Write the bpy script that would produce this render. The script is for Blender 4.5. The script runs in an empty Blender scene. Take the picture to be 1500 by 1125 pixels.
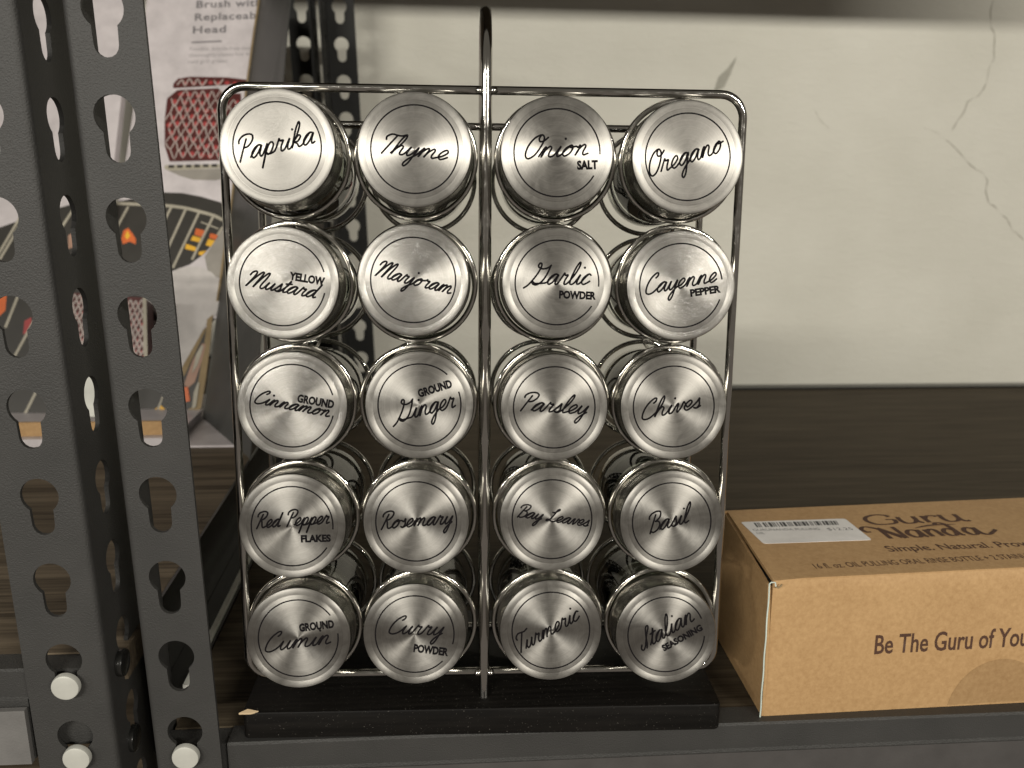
import bpy, bmesh, math, random, json
from mathutils import Vector, Matrix
random.seed(7)
D = json.loads('''{"jars":[{"n":"Paprika","F":[-88.35,18.45,267.1],"B":[-84.78,98.05,252.45],"s":[-14.95,-5.95],"e":[15.59,1.74],"c":9.64},{"n":"Thyme","F":[-33.23,16.77,266.76],"B":[-31.27,96.45,252.45],"s":[-13.32,-1.5],"e":[13.33,-4.18],"c":8.16},{"n":"Onion","F":[24.88,14.99,266.14],"B":[28.26,94.67,252.45],"s":[-12.9,-2.37],"e":[12.73,-0.63],"c":9.16,"t":["SALT",[8.3,-6.54],[16.94,-6.17],3.33]},{"n":"Oregano","F":[79.13,13.3,265.2],"B":[81.77,93.07,252.45],"s":[-15.29,-7.93],"e":[15.8,2.97],"c":9.47},{"n":"Mustard","F":[-88.4,14.53,212.49],"B":[-84.89,94.27,199.69],"s":[-15.16,-1.27],"e":[15.43,-6.54],"c":6.98,"t":["YELLOW",[2.56,1.56],[17.13,-0.89],3.07]},{"n":"Marjoram","F":[-34.49,13.03,214.01],"B":[-31.38,92.67,199.69],"s":[-15.86,1.69],"e":[15.55,-5.7],"c":7.11},{"n":"Garlic","F":[25.77,11.17,213.34],"B":[28.15,90.89,199.69],"s":[-14.11,-0.8],"e":[14.44,-0.63],"c":9.24,"t":["POWDER",[0.84,-6.43],[16.52,-6.92],3.03]},{"n":"Cayenne","F":[78.57,9.52,212.4],"B":[81.66,89.28,199.69],"s":[-14.78,-3.71],"e":[15.49,1.94],"c":8.12,"t":["PEPPER",[4.18,-4.56],[17.18,-2.58],2.9]},{"n":"Cinnamon","F":[-86.49,10.75,160.57],"B":[-85.01,90.49,146.93],"s":[-15.7,1.34],"e":[15.43,-4.81],"c":6.07,"t":["GROUND",[1.95,1.81],[17.38,-1.06],3.18]},{"n":"Ginger","F":[-32.5,9.15,160.85],"B":[-31.49,88.88,146.93],"s":[-11.56,-7.76],"e":[15.6,-0.78],"c":9.13,"t":["GROUND",[-0.16,3.35],[14.2,7.88],3.24]},{"n":"Parsley","F":[25.49,7.33,159.72],"B":[28.03,87.1,146.93],"s":[-14.57,-1.09],"e":[14.67,-2.93],"c":8.02},{"n":"Chives","F":[77.66,5.79,160.06],"B":[81.54,85.5,146.93],"s":[-13.55,-5.73],"e":[12.13,-0.04],"c":8.13},{"n":"Red Pepper","F":[-88.57,6.96,106.93],"B":[-85.12,86.7,94.17],"s":[-15.37,-0.69],"e":[16.22,1.3],"c":7.12,"t":["FLAKES",[3.66,-7.03],[16.72,-6.77],2.97]},{"n":"Rosemary","F":[-34.61,5.47,108.69],"B":[-31.61,85.1,94.17],"s":[-15.25,-3.2],"e":[16.27,-0.86],"c":7.59},{"n":"Bay Leaves","F":[25.3,3.71,109.25],"B":[27.92,83.32,94.17],"s":[-15.36,1.33],"e":[16.21,-3.37],"c":5.89},{"n":"Basil","F":[78.93,1.99,107.66],"B":[81.43,81.71,94.17],"s":[-9.75,-4.98],"e":[10.47,0.67],"c":8.65},{"n":"Cumin","F":[-87.88,3.17,54.45],"B":[-85.23,82.92,41.42],"s":[-14.54,-6.08],"e":[14.37,-2.5],"c":8.58,"t":["GROUND",[0.57,3.15],[16.11,4.87],3.37]},{"n":"Curry","F":[-35.96,1.7,55.63],"B":[-31.72,81.31,41.42],"s":[-11.5,0.48],"e":[13.02,-0.49],"c":8.35,"t":["POWDER",[-0.71,-8.0],[14.89,-10.06],3.4]},{"n":"Turmeric","F":[25.61,-0.08,56.53],"B":[27.81,79.53,41.42],"s":[-13.63,-9.8],"e":[13.98,5.66],"c":8.4},{"n":"Italian","F":[78.63,-1.87,53.76],"B":[81.32,77.93,41.42],"s":[-10.78,-7.5],"e":[13.06,6.69],"c":9.47,"t":["SEASONING",[-0.92,-7.96],[17.01,2.17],2.84]}],"cam":{"C":[-21.89,-346.89,262.37],"r":[0.996876,-0.077933,0.012842],"u":[0.007138,0.250824,0.968006],"fw":[0.07866,0.964891,-0.250597],"f":1257.67},"fr":{"O":[-3.9,15.64,26.66],"u":[0.999552,-0.029928,0.0],"w":[0.002142,0.071543,0.997435],"n":[0.029851,0.996988,-0.071575]},"W":220.97,"H":265.39,"D":63.59,"ca":83.31,"cb":29.78,"r0":238.84,"rp":52.9,"prot":16.93,"hb":14.17,"q":12.52,"by":4.17,"carton":{"B":[-230.85,385.0,44.0],"U":[0.99756,-0.06976,0.0],"V":[0.03275,0.46833,0.88295],"N":[-0.06159,-0.8808,0.46947],"A":[-198.98,583.69,420.95]},"flap":[[-230.85,385.0,44.0],[-198.98,583.69,420.95],[-153.83,488.69,412.72],[-167.77,276.29,44.0]],"pr":{"outline":[[17.9,426.9],[17.5,328.9],[16.3,207.0],[15.6,139.9],[12.0,88.1],[0.8,90.6],[-21.3,43.8],[-20.6,-0.2],[-91.9,-4.5],[-100.6,118.9],[-94.0,239.9],[-91.5,333.0],[-92.8,424.9]],"text":[[[-43.4,407.6],[16.8,410.8]],[[-43.5,393.3],[17.9,396.8]],[[-44.1,379.1],[-12.3,380.9]],[[-44.2,369.1],[-15.4,371.0]],[[-45.0,360.3],[15.9,362.3]],[[-45.6,353.2],[15.1,356.1]],[[-45.8,346.2],[-8.7,348.0]]],"caps":[[[-43.4,407.6],[-43.5,415.6]],[[-45.0,360.3],[-45.0,364.1]]],"pad":[[-52.9,317.5],[-14.6,320.1],[-9.6,315.6],[7.7,314.6],[13.9,252.5],[-5.8,244.7],[-52.9,242.8],[-59.1,258.9],[-61.9,286.6],[-61.8,308.3]],"padtop":[[-57.6,323.9],[-53.6,329.8],[-42.2,332.0],[-6.4,331.9],[12.3,329.6],[12.6,325.7],[-14.8,322.7],[-57.1,319.4]],"padbar":[[-57.0,239.0],[14.8,241.3],[15.0,238.2],[-53.1,233.5],[-56.7,235.3]],"handle":[[-53.1,233.5],[15.1,237.6],[15.7,230.2],[-8.5,224.3],[-28.7,224.6],[-41.4,228.1]],"grill":[[-110.0,198.4],[-55.9,211.5],[-38.3,211.2],[-20.4,207.8],[-1.5,202.2],[9.3,193.3],[10.0,184.3],[-0.4,169.8],[-12.0,151.9],[-24.2,141.2],[-40.7,134.0],[-45.5,87.5],[-96.8,86.9]],"rim":[[-97.7,200.0],[-53.7,198.3],[-45.3,197.7],[-32.7,195.9],[-19.0,192.4],[-7.0,189.0],[1.7,184.6]],"bars":[[[-46.2,198.4],[-55.3,172.6]],[[-32.7,196.8],[-47.3,151.4]],[[-20.0,194.2],[-39.4,137.5]],[[-7.1,189.4],[-22.9,145.6]],[[2.3,177.9],[-2.0,169.8]],[[-86.1,196.7],[-95.7,171.6]],[[-18.1,182.5],[-1.7,176.0]]],"food":[[[-22.1,176.2],[-14.0,174.1],[-15.9,167.8],[-23.1,169.9]],[[-24.3,169.0],[-16.7,166.9],[-17.5,162.4],[-25.9,164.6]],[[-29.7,161.0],[-20.8,158.0],[-19.1,153.6],[-30.1,156.1]],[[-8.8,171.5],[-1.6,169.8],[-3.3,165.3],[-9.2,167.0]],[[-10.0,166.1],[-3.6,164.4],[-6.0,158.2],[-11.9,159.9]],[[-17.1,153.6],[-10.6,154.6],[-14.3,149.7],[-17.7,150.9]]],"food2":[[[-88.7,165.1],[-87.8,173.1],[-83.8,175.8],[-79.4,170.5],[-75.8,165.2],[-75.2,159.9],[-81.0,162.5],[-86.9,159.8]],[[-86.0,167.8],[-84.1,173.1],[-81.0,167.8],[-83.7,164.5]]],"oval":[[-67.1,119.3],[-40.6,133.1],[-32.8,137.6],[-23.9,139.0],[-14.0,138.2],[-3.8,133.6],[2.6,126.7],[6.8,120.2],[6.3,97.6],[-4.7,84.8],[-21.3,43.8],[-25.5,49.9],[-41.8,81.2]],"oval2":[[-11.7,148.4],[-4.7,162.6],[2.5,175.2],[13.7,139.9],[8.8,125.5],[-7.2,133.1]],"torn0":[[[-22.2,40.7],[-4.4,81.6],[-2.1,89.2],[0.1,91.8],[-1.1,31.7],[-3.6,7.2],[-15.1,3.5],[-19.6,1.0]]],"torn":[[[-3.9,89.2],[0.6,93.7],[0.9,69.0],[-0.2,34.7],[-2.0,8.4],[-6.2,3.6],[-6.5,31.6],[-4.5,62.7]],[[-22.5,43.8],[-6.6,79.0],[-4.4,81.6],[-5.2,76.5],[-19.4,36.4]],[[-17.5,4.7],[-8.6,9.6],[-3.6,7.2],[-4.1,-0.0],[-17.0,-0.8]]],"torn2":[[[-18.7,29.0],[-13.5,50.1],[-6.1,67.0],[-2.9,65.2],[-5.2,50.2],[-9.4,31.6],[-14.3,26.6]]],"torn3":[[[-19.7,26.5],[-15.0,27.2],[-12.0,14.4],[-17.8,13.1]]],"torn4":[[[-10.5,56.3],[-6.5,65.2],[-4.6,63.9],[-8.4,46.4],[-12.5,38.9]],[[-9.2,22.4],[-6.5,31.6],[-5.1,30.4],[-6.2,9.6],[-9.5,7.2]]],"low":[[[-69.2,34.0],[-32.3,33.8],[-27.6,-1.5],[-66.2,-3.1]],[[-42.5,6.8],[-37.0,10.5],[-30.6,5.1],[-30.1,0.9],[-45.5,0.7]],[[-41.0,3.2],[-36.7,19.0],[-35.5,18.4],[-39.1,2.0]]]},"p2":{"outline":[[-266.6,416.9],[-102.4,419.9],[-98.3,302.2],[-96.8,192.0],[-97.0,101.2],[-94.3,-3.7],[-200.0,-8.3]],"grill":[[-224.9,150.8],[-202.8,164.1],[-179.9,173.6],[-156.9,183.2],[-127.6,192.9],[-98.4,194.6],[-97.0,101.2],[-94.3,-3.7],[-200.0,-8.3]],"bars":[[[-174.6,179.0],[-201.1,112.6]],[[-126.2,191.6],[-150.9,138.8]],[[-165.6,106.7],[-173.0,75.3]],[[-149.1,81.8],[-162.0,47.7]],[[-135.8,26.8],[-152.3,-20.7]],[[-102.6,188.6],[-121.3,152.2]],[[-186.9,138.4],[-173.5,171.1]]],"food":[[[-187.3,100.1],[-176.2,105.3],[-175.3,90.8],[-183.4,81.4]],[[-157.4,81.7],[-151.9,84.9],[-150.2,72.5],[-156.9,69.3]],[[-129.7,161.8],[-125.3,165.2],[-123.5,150.8],[-128.1,148.8]]]},"p3":{"rect":[[-113.5,101.5],[-46.8,97.4],[-39.8,41.9],[-104.5,40.0]]},"tray":{"a":[-395.78,316.0,51.15],"b":[-238.34,316.0,51.43]},"box":{"x":133.23,"y":9.61,"yaw":0.0195,"TFL":[130.25,6.33,75.0],"TBL":[133.75,89.43,75.0],"BFL":[133.15,9.46,0.0],"TFR":[257.05,12.15,75.0],"TBR":[317.52,100.08,75.0],"BFR":[269.96,12.3,0.0],"U":[0.998948,0.045851,0.0],"V":[-0.045851,0.998948,0.0],"Wd":[0.001829,-0.039843,0.999204],"N":[0.045814,-0.998153,-0.039885],"sticker":[[10.29,66.43],[69.6,65.54],[70.0,37.99],[11.67,39.01]],"bar":[[16.78,64.65],[64.21,63.08],[63.16,57.78],[16.33,58.66]],"t1":[[12.74,54.37],[48.84,52.31],[16.04,58.69]],"t2":[[12.94,50.49],[17.25,50.08]],"t3":[[52.89,51.23],[66.69,50.61]],"t4":[[34.15,56.82],[45.51,56.16]],"guru":[[80.11,56.27],[137.81,56.29],[87.86,67.96]],"nanda":[[71.32,38.53],[143.67,38.71],[85.91,53.38]],"swash":[[100.78,49.47],[112.01,52.33],[126.25,52.25]],"simple":[[71.53,23.95],[144.53,23.23],[73.1,30.47]],"fl":[[25.89,9.77],[134.78,10.36],[26.73,14.91]],"be":[[53.62,-42.03],[135.52,-41.52],[52.63,-31.68]],"circ":[[95.36,-75.78],[122.11,-46.54],[137.75,-52.32]]},"cracks":[[[638.9,458.0],[638.1,445.8],[641.5,427.4],[645.8,422.4],[648.2,415.2],[649.7,398.6],[651.8,392.4],[646.5,381.8],[646.2,369.1],[643.5,356.3],[637.7,348.8],[624.7,341.1],[622.8,330.3],[615.2,318.3],[609.9,306.3]],[[600.7,296.4],[608.3,293.2],[621.7,282.4],[638.4,267.2],[649.2,259.6],[656.7,257.4],[665.6,247.4],[665.3,233.9],[671.3,219.3],[680.5,214.8],[687.9,206.9],[700.2,199.0],[708.7,185.2],[715.4,181.8],[726.9,172.5]],[[431.3,328.1],[439.4,316.5],[450.8,307.1]],[[572.9,309.0],[585.0,307.0],[600.7,296.4]]],"tear":[[328.9,387.3],[322.9,367.9],[315.7,352.2],[304.3,347.3],[308.9,364.5],[319.1,374.0]]}''')
S = 0.001                                   # everything below is written in millimetres
sc = bpy.context.scene
COL = sc.collection
V3 = Vector
# ------------------------------------------------------------------ camera
cm = D['cam']
cam = bpy.data.cameras.new('camera'); co = bpy.data.objects.new('camera', cam); COL.objects.link(co)
r, u, fw = V3(cm['r']), V3(cm['u']), V3(cm['fw'])
M = Matrix((( r.x, u.x, -fw.x, cm['C'][0]*S), (r.y, u.y, -fw.y, cm['C'][1]*S), (r.z, u.z, -fw.z, cm['C'][2]*S), (0, 0, 0, 1)))
co.matrix_world = M
cam.sensor_width = 36; cam.lens = cm['f']/1500*36; cam.clip_start = .01; cam.clip_end = 50
cam.dof.use_dof = True; cam.dof.focus_distance = .37; cam.dof.aperture_fstop = 13
sc.camera = co
# ------------------------------------------------------------------ world and lamps (store ceiling fixtures in the aisle)
w = bpy.data.worlds.new('World'); sc.world = w; w.use_nodes = True
wt = w.node_tree; bg = wt.nodes['Background']; bg.inputs[1].default_value = .15        # dim store interior: ceiling above, pale polished floor below
g_ = wt.nodes.new('ShaderNodeTexCoord'); sx_ = wt.nodes.new('ShaderNodeSeparateXYZ'); rm_ = wt.nodes.new('ShaderNodeValToRGB')
ma_ = wt.nodes.new('ShaderNodeMath'); ma_.operation = 'MULTIPLY_ADD'; ma_.inputs[1].default_value = .5; ma_.inputs[2].default_value = .5
wt.links.new(g_.outputs['Generated'], sx_.inputs[0]); wt.links.new(sx_.outputs[2], ma_.inputs[0]); wt.links.new(ma_.outputs[0], rm_.inputs[0]); wt.links.new(rm_.outputs[0], bg.inputs[0])
rm_.color_ramp.elements[0].position = .40; rm_.color_ramp.elements[0].color = (1.22, 1.07, .93, 1)
rm_.color_ramp.elements[1].position = .66; rm_.color_ramp.elements[1].color = (.92, .85, .72, 1)
sc.view_settings.view_transform = 'Standard'; sc.view_settings.look = 'None'; sc.view_settings.exposure = 0; sc.view_settings.gamma = 1
def area(name, loc, tgt, sx, sy, power, col):
    l = bpy.data.lights.new(name, 'AREA'); l.shape = 'RECTANGLE'; l.size = sx; l.size_y = sy; l.energy = power; l.color = col
    o = bpy.data.objects.new(name, l); COL.objects.link(o); o.location = loc
    o.rotation_euler = (math.radians(90)-math.atan2(loc[2]-tgt[2], tgt[1]-loc[1]), 0, 0); return o      # tubes hang parallel to the shelf front
area('aisle_light', (-1.2, -2.3, 1.135), (0, .3, .2), 1.15, .05, 48, (1, .955, .865))
area('aisle_light', (1.35, -2.3, 1.135), (0, .3, .2), .95, .05, 54, (1, .95, .855))
area('aisle_light', (-3.0, -2.3, 1.135), (0, .3, .2), .6, .05, 26, (1, .97, .9))
# ------------------------------------------------------------------ helpers
def link(name, me, mat=None, parent=None, smooth=False):
    o = bpy.data.objects.new(name, me); COL.objects.link(o)
    if mat is not None and not len(me.materials): me.materials.append(mat)
    if smooth:
        for p in me.polygons: p.use_smooth = True
    if parent is not None: o.parent = parent
    return o
def mesh(name, vs, fs):
    me = bpy.data.meshes.new(name); me.from_pydata([(a*S, b*S, c*S) for a, b, c in vs], [], fs)
    bm = bmesh.new(); bm.from_mesh(me); bmesh.ops.recalc_face_normals(bm, faces=bm.faces); bm.to_mesh(me); bm.free()
    me.update(); return me
def thing(name, label, cat, group=None, loc=(0, 0, 0)):
    o = bpy.data.objects.new(name, None); COL.objects.link(o); o['label'] = label; o['category'] = cat
    o.location = V3(loc)*S; o.empty_display_size = .01
    if group: o['group'] = group
    return o
def sharp(me, ang=35):
    for p in me.polygons: p.use_smooth = True
    me.set_sharp_from_angle(angle=math.radians(ang))
class B:
    def __init__(s): s.v = []; s.f = []
    def add(s, vs, fs):
        n = len(s.v); s.v += [tuple(v) for v in vs]; s.f += [tuple(i+n for i in f) for f in fs]; return s
    def box(s, x0, x1, y0, y1, z0, z1):
        return s.add([(x0,y0,z0),(x1,y0,z0),(x1,y1,z0),(x0,y1,z0),(x0,y0,z1),(x1,y0,z1),(x1,y1,z1),(x0,y1,z1)],
                     [(3,2,1,0),(4,5,6,7),(0,1,5,4),(1,2,6,5),(2,3,7,6),(3,0,4,7)])
    def hexa(s, p):       # 8 corners, bottom ring then top ring
        return s.add(p, [(3,2,1,0),(4,5,6,7),(0,1,5,4),(1,2,6,5),(2,3,7,6),(3,0,4,7)])
    def prism(s, poly, O, U, V, N, t0, t1):
        n = len(poly)
        vs = [V3(O)+V3(U)*a+V3(V)*b+V3(N)*t0 for a, b in poly]+[V3(O)+V3(U)*a+V3(V)*b+V3(N)*t1 for a, b in poly]
        return s.add(vs, [tuple(range(n-1, -1, -1)), tuple(range(n, 2*n))]+[(i, (i+1) % n, n+(i+1) % n, n+i) for i in range(n)])
    def sweep(s, prof, x0, x1):      # closed profile in (y,z) swept along x
        n = len(prof)
        return s.add([(x0, a, b) for a, b in prof]+[(x1, a, b) for a, b in prof],
                     [tuple(range(n)), tuple(range(2*n-1, n-1, -1))]+[(i, n+i, n+(i+1) % n, (i+1) % n) for i in range(n)])
    def tube(s, pts, rad, seg=10, closed=False, squash=None):
        pts = [V3(p) for p in pts]; n = len(pts)
        up = None; rings = []
        for i in range(n):
            if closed: t = pts[(i+1) % n]-pts[i-1]
            else: t = pts[min(i+1, n-1)]-pts[max(i-1, 0)]
            t.normalize()
            if squash is not None: a = squash.cross(t).normalized(); b = squash*(.12)
            else:
                if up is None: up = V3((0, 0, 1)) if abs(t.z) < .9 else V3((1, 0, 0))
                a = up.cross(t).normalized(); b = t.cross(a).normalized(); up = b
            rings.append([pts[i]+(a*math.cos(q)+b*math.sin(q))*rad for q in [2*math.pi*k/seg for k in range(seg)]])
        vs = [v for rg in rings for v in rg]; fs = []
        for i in range(n if closed else n-1):
            j = (i+1) % n
            for k in range(seg): fs.append((i*seg+k, i*seg+(k+1) % seg, j*seg+(k+1) % seg, j*seg+k))
        if not closed: fs += [tuple(range(seg-1, -1, -1)), tuple(range((n-1)*seg, n*seg))]
        return s.add(vs, fs)
    def lathe(s, prof, seg=64, closed=False):   # profile (r,z) about local z
        n = len(prof); rows = []; vs = []
        for (rr, z) in prof:
            if rr < 1e-6: rows.append([len(vs)]); vs.append((0, 0, z))
            else: rows.append(list(range(len(vs), len(vs)+seg))); vs += [(rr*math.cos(2*math.pi*k/seg), rr*math.sin(2*math.pi*k/seg), z) for k in range(seg)]
        fs = []
        for i in range(n if closed else n-1):
            a, b = rows[i], rows[(i+1) % n]
            for k in range(seg):
                k2 = (k+1) % seg
                if len(a) == 1 and len(b) == 1: break
                if len(a) == 1: fs.append((a[0], b[k], b[k2]))
                elif len(b) == 1: fs.append((a[k], b[0], a[k2]))
                else: fs.append((a[k], b[k], b[k2], a[k2]))
        return s.add(vs, fs)
    def build(s, name, mat, parent=None, smooth=None):
        me = mesh(name, s.v, s.f)
        if smooth: sharp(me, smooth)
        return link(name, me, mat, parent)
# ------------------------------------------------------------------ materials
def lin(c): return [((x/255)/12.92 if x/255 <= .04045 else ((x/255+.055)/1.055)**2.4) for x in c]
def new(name):
    m = bpy.data.materials.new(name); m.use_nodes = True; nt = m.node_tree
    return m, nt, nt.nodes['Principled BSDF']
def node(nt, t, **k):
    n = nt.nodes.new(t)
    for a, b in k.items(): setattr(n, a, b)
    return n
def ramp(nt, fac, stops):
    n = node(nt, 'ShaderNodeValToRGB'); nt.links.new(fac, n.inputs[0]); e = n.color_ramp.elements
    while len(e) < len(stops): e.new(.5)
    for el, (p, c) in zip(e, stops): el.position = p; el.color = (*c[:3], 1)
    return n.outputs[0]
def coords(nt, scale, kind='Object'):
    tc = node(nt, 'ShaderNodeTexCoord'); mp = node(nt, 'ShaderNodeMapping'); mp.inputs['Scale'].default_value = scale
    nt.links.new(tc.outputs[kind], mp.inputs[0]); return mp.outputs[0]
def noise(nt, vec, scale, detail=3, rough=.55, dist=0):
    n = node(nt, 'ShaderNodeTexNoise'); n.inputs['Scale'].default_value = scale; n.inputs['Detail'].default_value = detail
    n.inputs['Roughness'].default_value = rough; n.inputs['Distortion'].default_value = dist; nt.links.new(vec, n.inputs['Vector']); return n.outputs[0]
def bump(nt, h, strength, dist, bs, nrm=None):
    b = node(nt, 'ShaderNodeBump'); b.inputs['Strength'].default_value = strength; b.inputs['Distance'].default_value = dist
    nt.links.new(h, b.inputs['Height']); nt.links.new(b.outputs[0], bs.inputs['Normal'] if nrm is None else nrm); return b
def plain(name, col, rough=.6, metal=0, spec=.5, grain=0, gscale=900, coat=0):
    m, nt, bs = new(name); bs.inputs['Roughness'].default_value = rough; bs.inputs['Metallic'].default_value = metal
    bs.inputs['Specular IOR Level'].default_value = spec; bs.inputs['Coat Weight'].default_value = coat
    v = coords(nt, (1, 1, 1)); nz = noise(nt, v, 60, 4)
    c0 = [x*.88 for x in col]; c1 = [min(1, x*1.12) for x in col]
    nt.links.new(ramp(nt, nz, [(.3, c0), (.7, c1)]), bs.inputs['Base Color'])
    if grain: bump(nt, noise(nt, v, gscale, 2), grain, .0004, bs)
    return m
def steel(name, film):
    m, nt, bs = new(name)
    bs.inputs['Metallic'].default_value = 1; bs.inputs['Anisotropic'].default_value = .86; bs.inputs['Anisotropic Rotation'].default_value = .25
    tg = node(nt, 'ShaderNodeTangent', direction_type='RADIAL', axis='Z'); nt.links.new(tg.outputs[0], bs.inputs['Tangent'])
    tc = node(nt, 'ShaderNodeTexCoord'); ln = node(nt, 'ShaderNodeVectorMath', operation='LENGTH')
    sp = node(nt, 'ShaderNodeSeparateXYZ'); cb = node(nt, 'ShaderNodeCombineXYZ')
    nt.links.new(tc.outputs['Object'], sp.inputs[0]); nt.links.new(sp.outputs[0], cb.inputs[0]); nt.links.new(sp.outputs[1], cb.inputs[1])
    nt.links.new(cb.outputs[0], ln.inputs[0])
    c2 = node(nt, 'ShaderNodeCombineXYZ'); nt.links.new(ln.outputs['Value'], c2.inputs[0])
    fine = noise(nt, c2.outputs[0], 1500, 5, .8)
    oi = node(nt, 'ShaderNodeObjectInfo')
    ofs = node(nt, 'ShaderNodeVectorMath', operation='SCALE'); cmb = node(nt, 'ShaderNodeCombineXYZ')
    for k in range(3): nt.links.new(oi.outputs['Random'], cmb.inputs[k])
    nt.links.new(cmb.outputs[0], ofs.inputs[0]); ofs.inputs['Scale'].default_value = 7.3
    ad = node(nt, 'ShaderNodeVectorMath', operation='ADD'); nt.links.new(tc.outputs['Object'], ad.inputs[0]); nt.links.new(ofs.outputs[0], ad.inputs[1])
    blot = noise(nt, ad.outputs[0], 110, 6, .68, 1.2)
    mx = node(nt, 'ShaderNodeMix', data_type='FLOAT'); mx.inputs[0].default_value = .5; nt.links.new(fine, mx.inputs[2]); nt.links.new(blot, mx.inputs[3])
    nt.links.new(ramp(nt, mx.outputs[0], [(.36, (.245, .236, .219)), (.64, (.385, .372, .345))]), bs.inputs['Base Color'])
    rr = node(nt, 'ShaderNodeMapRange'); rr.inputs[1].default_value = .3; rr.inputs[2].default_value = .7; rr.inputs[3].default_value = .36; rr.inputs[4].default_value = .55
    nt.links.new(mx.outputs[0], rr.inputs[0]); nt.links.new(rr.outputs[0], bs.inputs['Roughness'])
    bump(nt, fine, .18, .0002, bs)
    if film:
        bs.inputs['Coat Weight'].default_value = .9; bs.inputs['Coat Roughness'].default_value = .12; bs.inputs['Coat IOR'].default_value = 1.5
        mp = node(nt, 'ShaderNodeMapping'); mp.inputs['Scale'].default_value = (1, 1.6, 1); nt.links.new(tc.outputs['Object'], mp.inputs[0])
        bump(nt, noise(nt, mp.outputs[0], 260, 4, .6, 1.2), .8, .0007, bs, bs.inputs['Coat Normal'])
    return m
def mk_side():
    m, nt, bs = new('steel_side'); bs.inputs['Metallic'].default_value = 1; bs.inputs['Base Color'].default_value = (.38, .37, .34, 1); bs.inputs['Roughness'].default_value = .27
    nz = noise(nt, coords(nt, (60, 60, 900)), 1, 3); bump(nt, nz, .1, .0003, bs); return m
steel_side = mk_side()
steel_lid = steel('brushed_steel', False); steel_film = steel('brushed_steel_film', True)
def mk_chrome():
    m, nt, bs = new('chrome_wire'); bs.inputs['Metallic'].default_value = 1; bs.inputs['Base Color'].default_value = (.50, .485, .455, 1)
    v = coords(nt, (1, 1, 1)); nz = noise(nt, v, 260, 4)
    nt.links.new(ramp(nt, nz, [(.35, (.06,)*3), (.75, (.2,)*3)]), bs.inputs['Roughness']); bump(nt, nz, .12, .0004, bs); return m
chrome = mk_chrome()
def mk_glass():
    m, nt, bs = new('jar_glass'); bs.inputs['Transmission Weight'].default_value = 1; bs.inputs['IOR'].default_value = 1.47
    bs.inputs['Roughness'].default_value = .015; bs.inputs['Base Color'].default_value = (.72, .75, .70, 1); return m
glass = mk_glass()
def mk_wood(name, dark, light, sc_=1.0, rough=.5, streak=.5, spec=.35):
    m, nt, bs = new(name); v = coords(nt, (5*sc_, 150*sc_, 60)); a = noise(nt, v, 1, 6, .62, .5)
    v2 = coords(nt, (14*sc_, 700*sc_, 200)); b = noise(nt, v2, 1, 3, .6, .2)
    mx = node(nt, 'ShaderNodeMix', data_type='FLOAT'); mx.inputs[0].default_value = streak; nt.links.new(a, mx.inputs[2]); nt.links.new(b, mx.inputs[3])
    nt.links.new(ramp(nt, mx.outputs[0], [(.36, dark), (.5, [(p+q)/2 for p, q in zip(dark, light)]), (.64, light)]), bs.inputs['Base Color'])
    bs.inputs['Roughness'].default_value = rough; bs.inputs['Specular IOR Level'].default_value = spec; bump(nt, mx.outputs[0], .35, .0004, bs); return m
wood_l = mk_wood('laminate_left', (.030, .021, .013), (.185, .145, .10), .8, .6, .4, .2)
wood_r = mk_wood('laminate_right', (.030, .022, .014), (.090, .072, .048), .8, .65, .6, .12)
def mk_ebony():
    m, nt, bs = new('black_wood'); v = coords(nt, (12, 500, 300)); a = noise(nt, v, 1, 4)
    nt.links.new(ramp(nt, a, [(.4, (.004, .0035, .003)), (.68, (.008, .007, .006))]), bs.inputs['Base Color'])
    dn = noise(nt, coords(nt, (1, 1, 1)), 1500, 2, .5); dm = node(nt, 'ShaderNodeMix', data_type='RGBA'); th = ramp(nt, dn, [(.70, (0, 0, 0)), (.76, (1, 1, 1))])
    nt.links.new(th, dm.inputs[0]); old = bs.inputs['Base Color'].links[0].from_socket; nt.links.new(old, dm.inputs[6]); dm.inputs[7].default_value = (.16, .15, .13, 1); nt.links.new(dm.outputs[2], bs.inputs['Base Color'])
    bs.inputs['Roughness'].default_value = .5; bs.inputs['Specular IOR Level'].default_value = .14; bump(nt, a, .3, .0003, bs); return m
ebony = mk_ebony()
def mk_kraft(name='kraft_board', k=1.0):
    m, nt, bs = new(name); v = coords(nt, (1, 1, 1)); a = noise(nt, v, 420, 6, .7); b = noise(nt, coords(nt, (1, 1, 1)), 25, 3)
    mx = node(nt, 'ShaderNodeMix', data_type='FLOAT'); mx.inputs[0].default_value = .3; nt.links.new(a, mx.inputs[2]); nt.links.new(b, mx.inputs[3])
    nt.links.new(ramp(nt, mx.outputs[0], [(.32, (.36*k, .215*k, .095*k)), (.68, (.50*k, .32*k, .155*k))]), bs.inputs['Base Color'])
    bs.inputs['Roughness'].default_value = .62; bs.inputs['Specular IOR Level'].default_value = .3; bump(nt, a, .25, .0003, bs); return m
kraft = mk_kraft()
def mk_post():
    m, nt, bs = new('powder_coat'); v = coords(nt, (1, 1, 1)); a = noise(nt, v, 1500, 2, .5)
    nt.links.new(ramp(nt, noise(nt, v, 30, 3), [(.3, (.028, .0275, .026)), (.7, (.037, .036, .034))]), bs.inputs['Base Color'])
    bs.inputs['Roughness'].default_value = .58; bs.inputs['Specular IOR Level'].default_value = .55; bump(nt, a, .6, .0004, bs); return m
post_m = mk_post()
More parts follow.
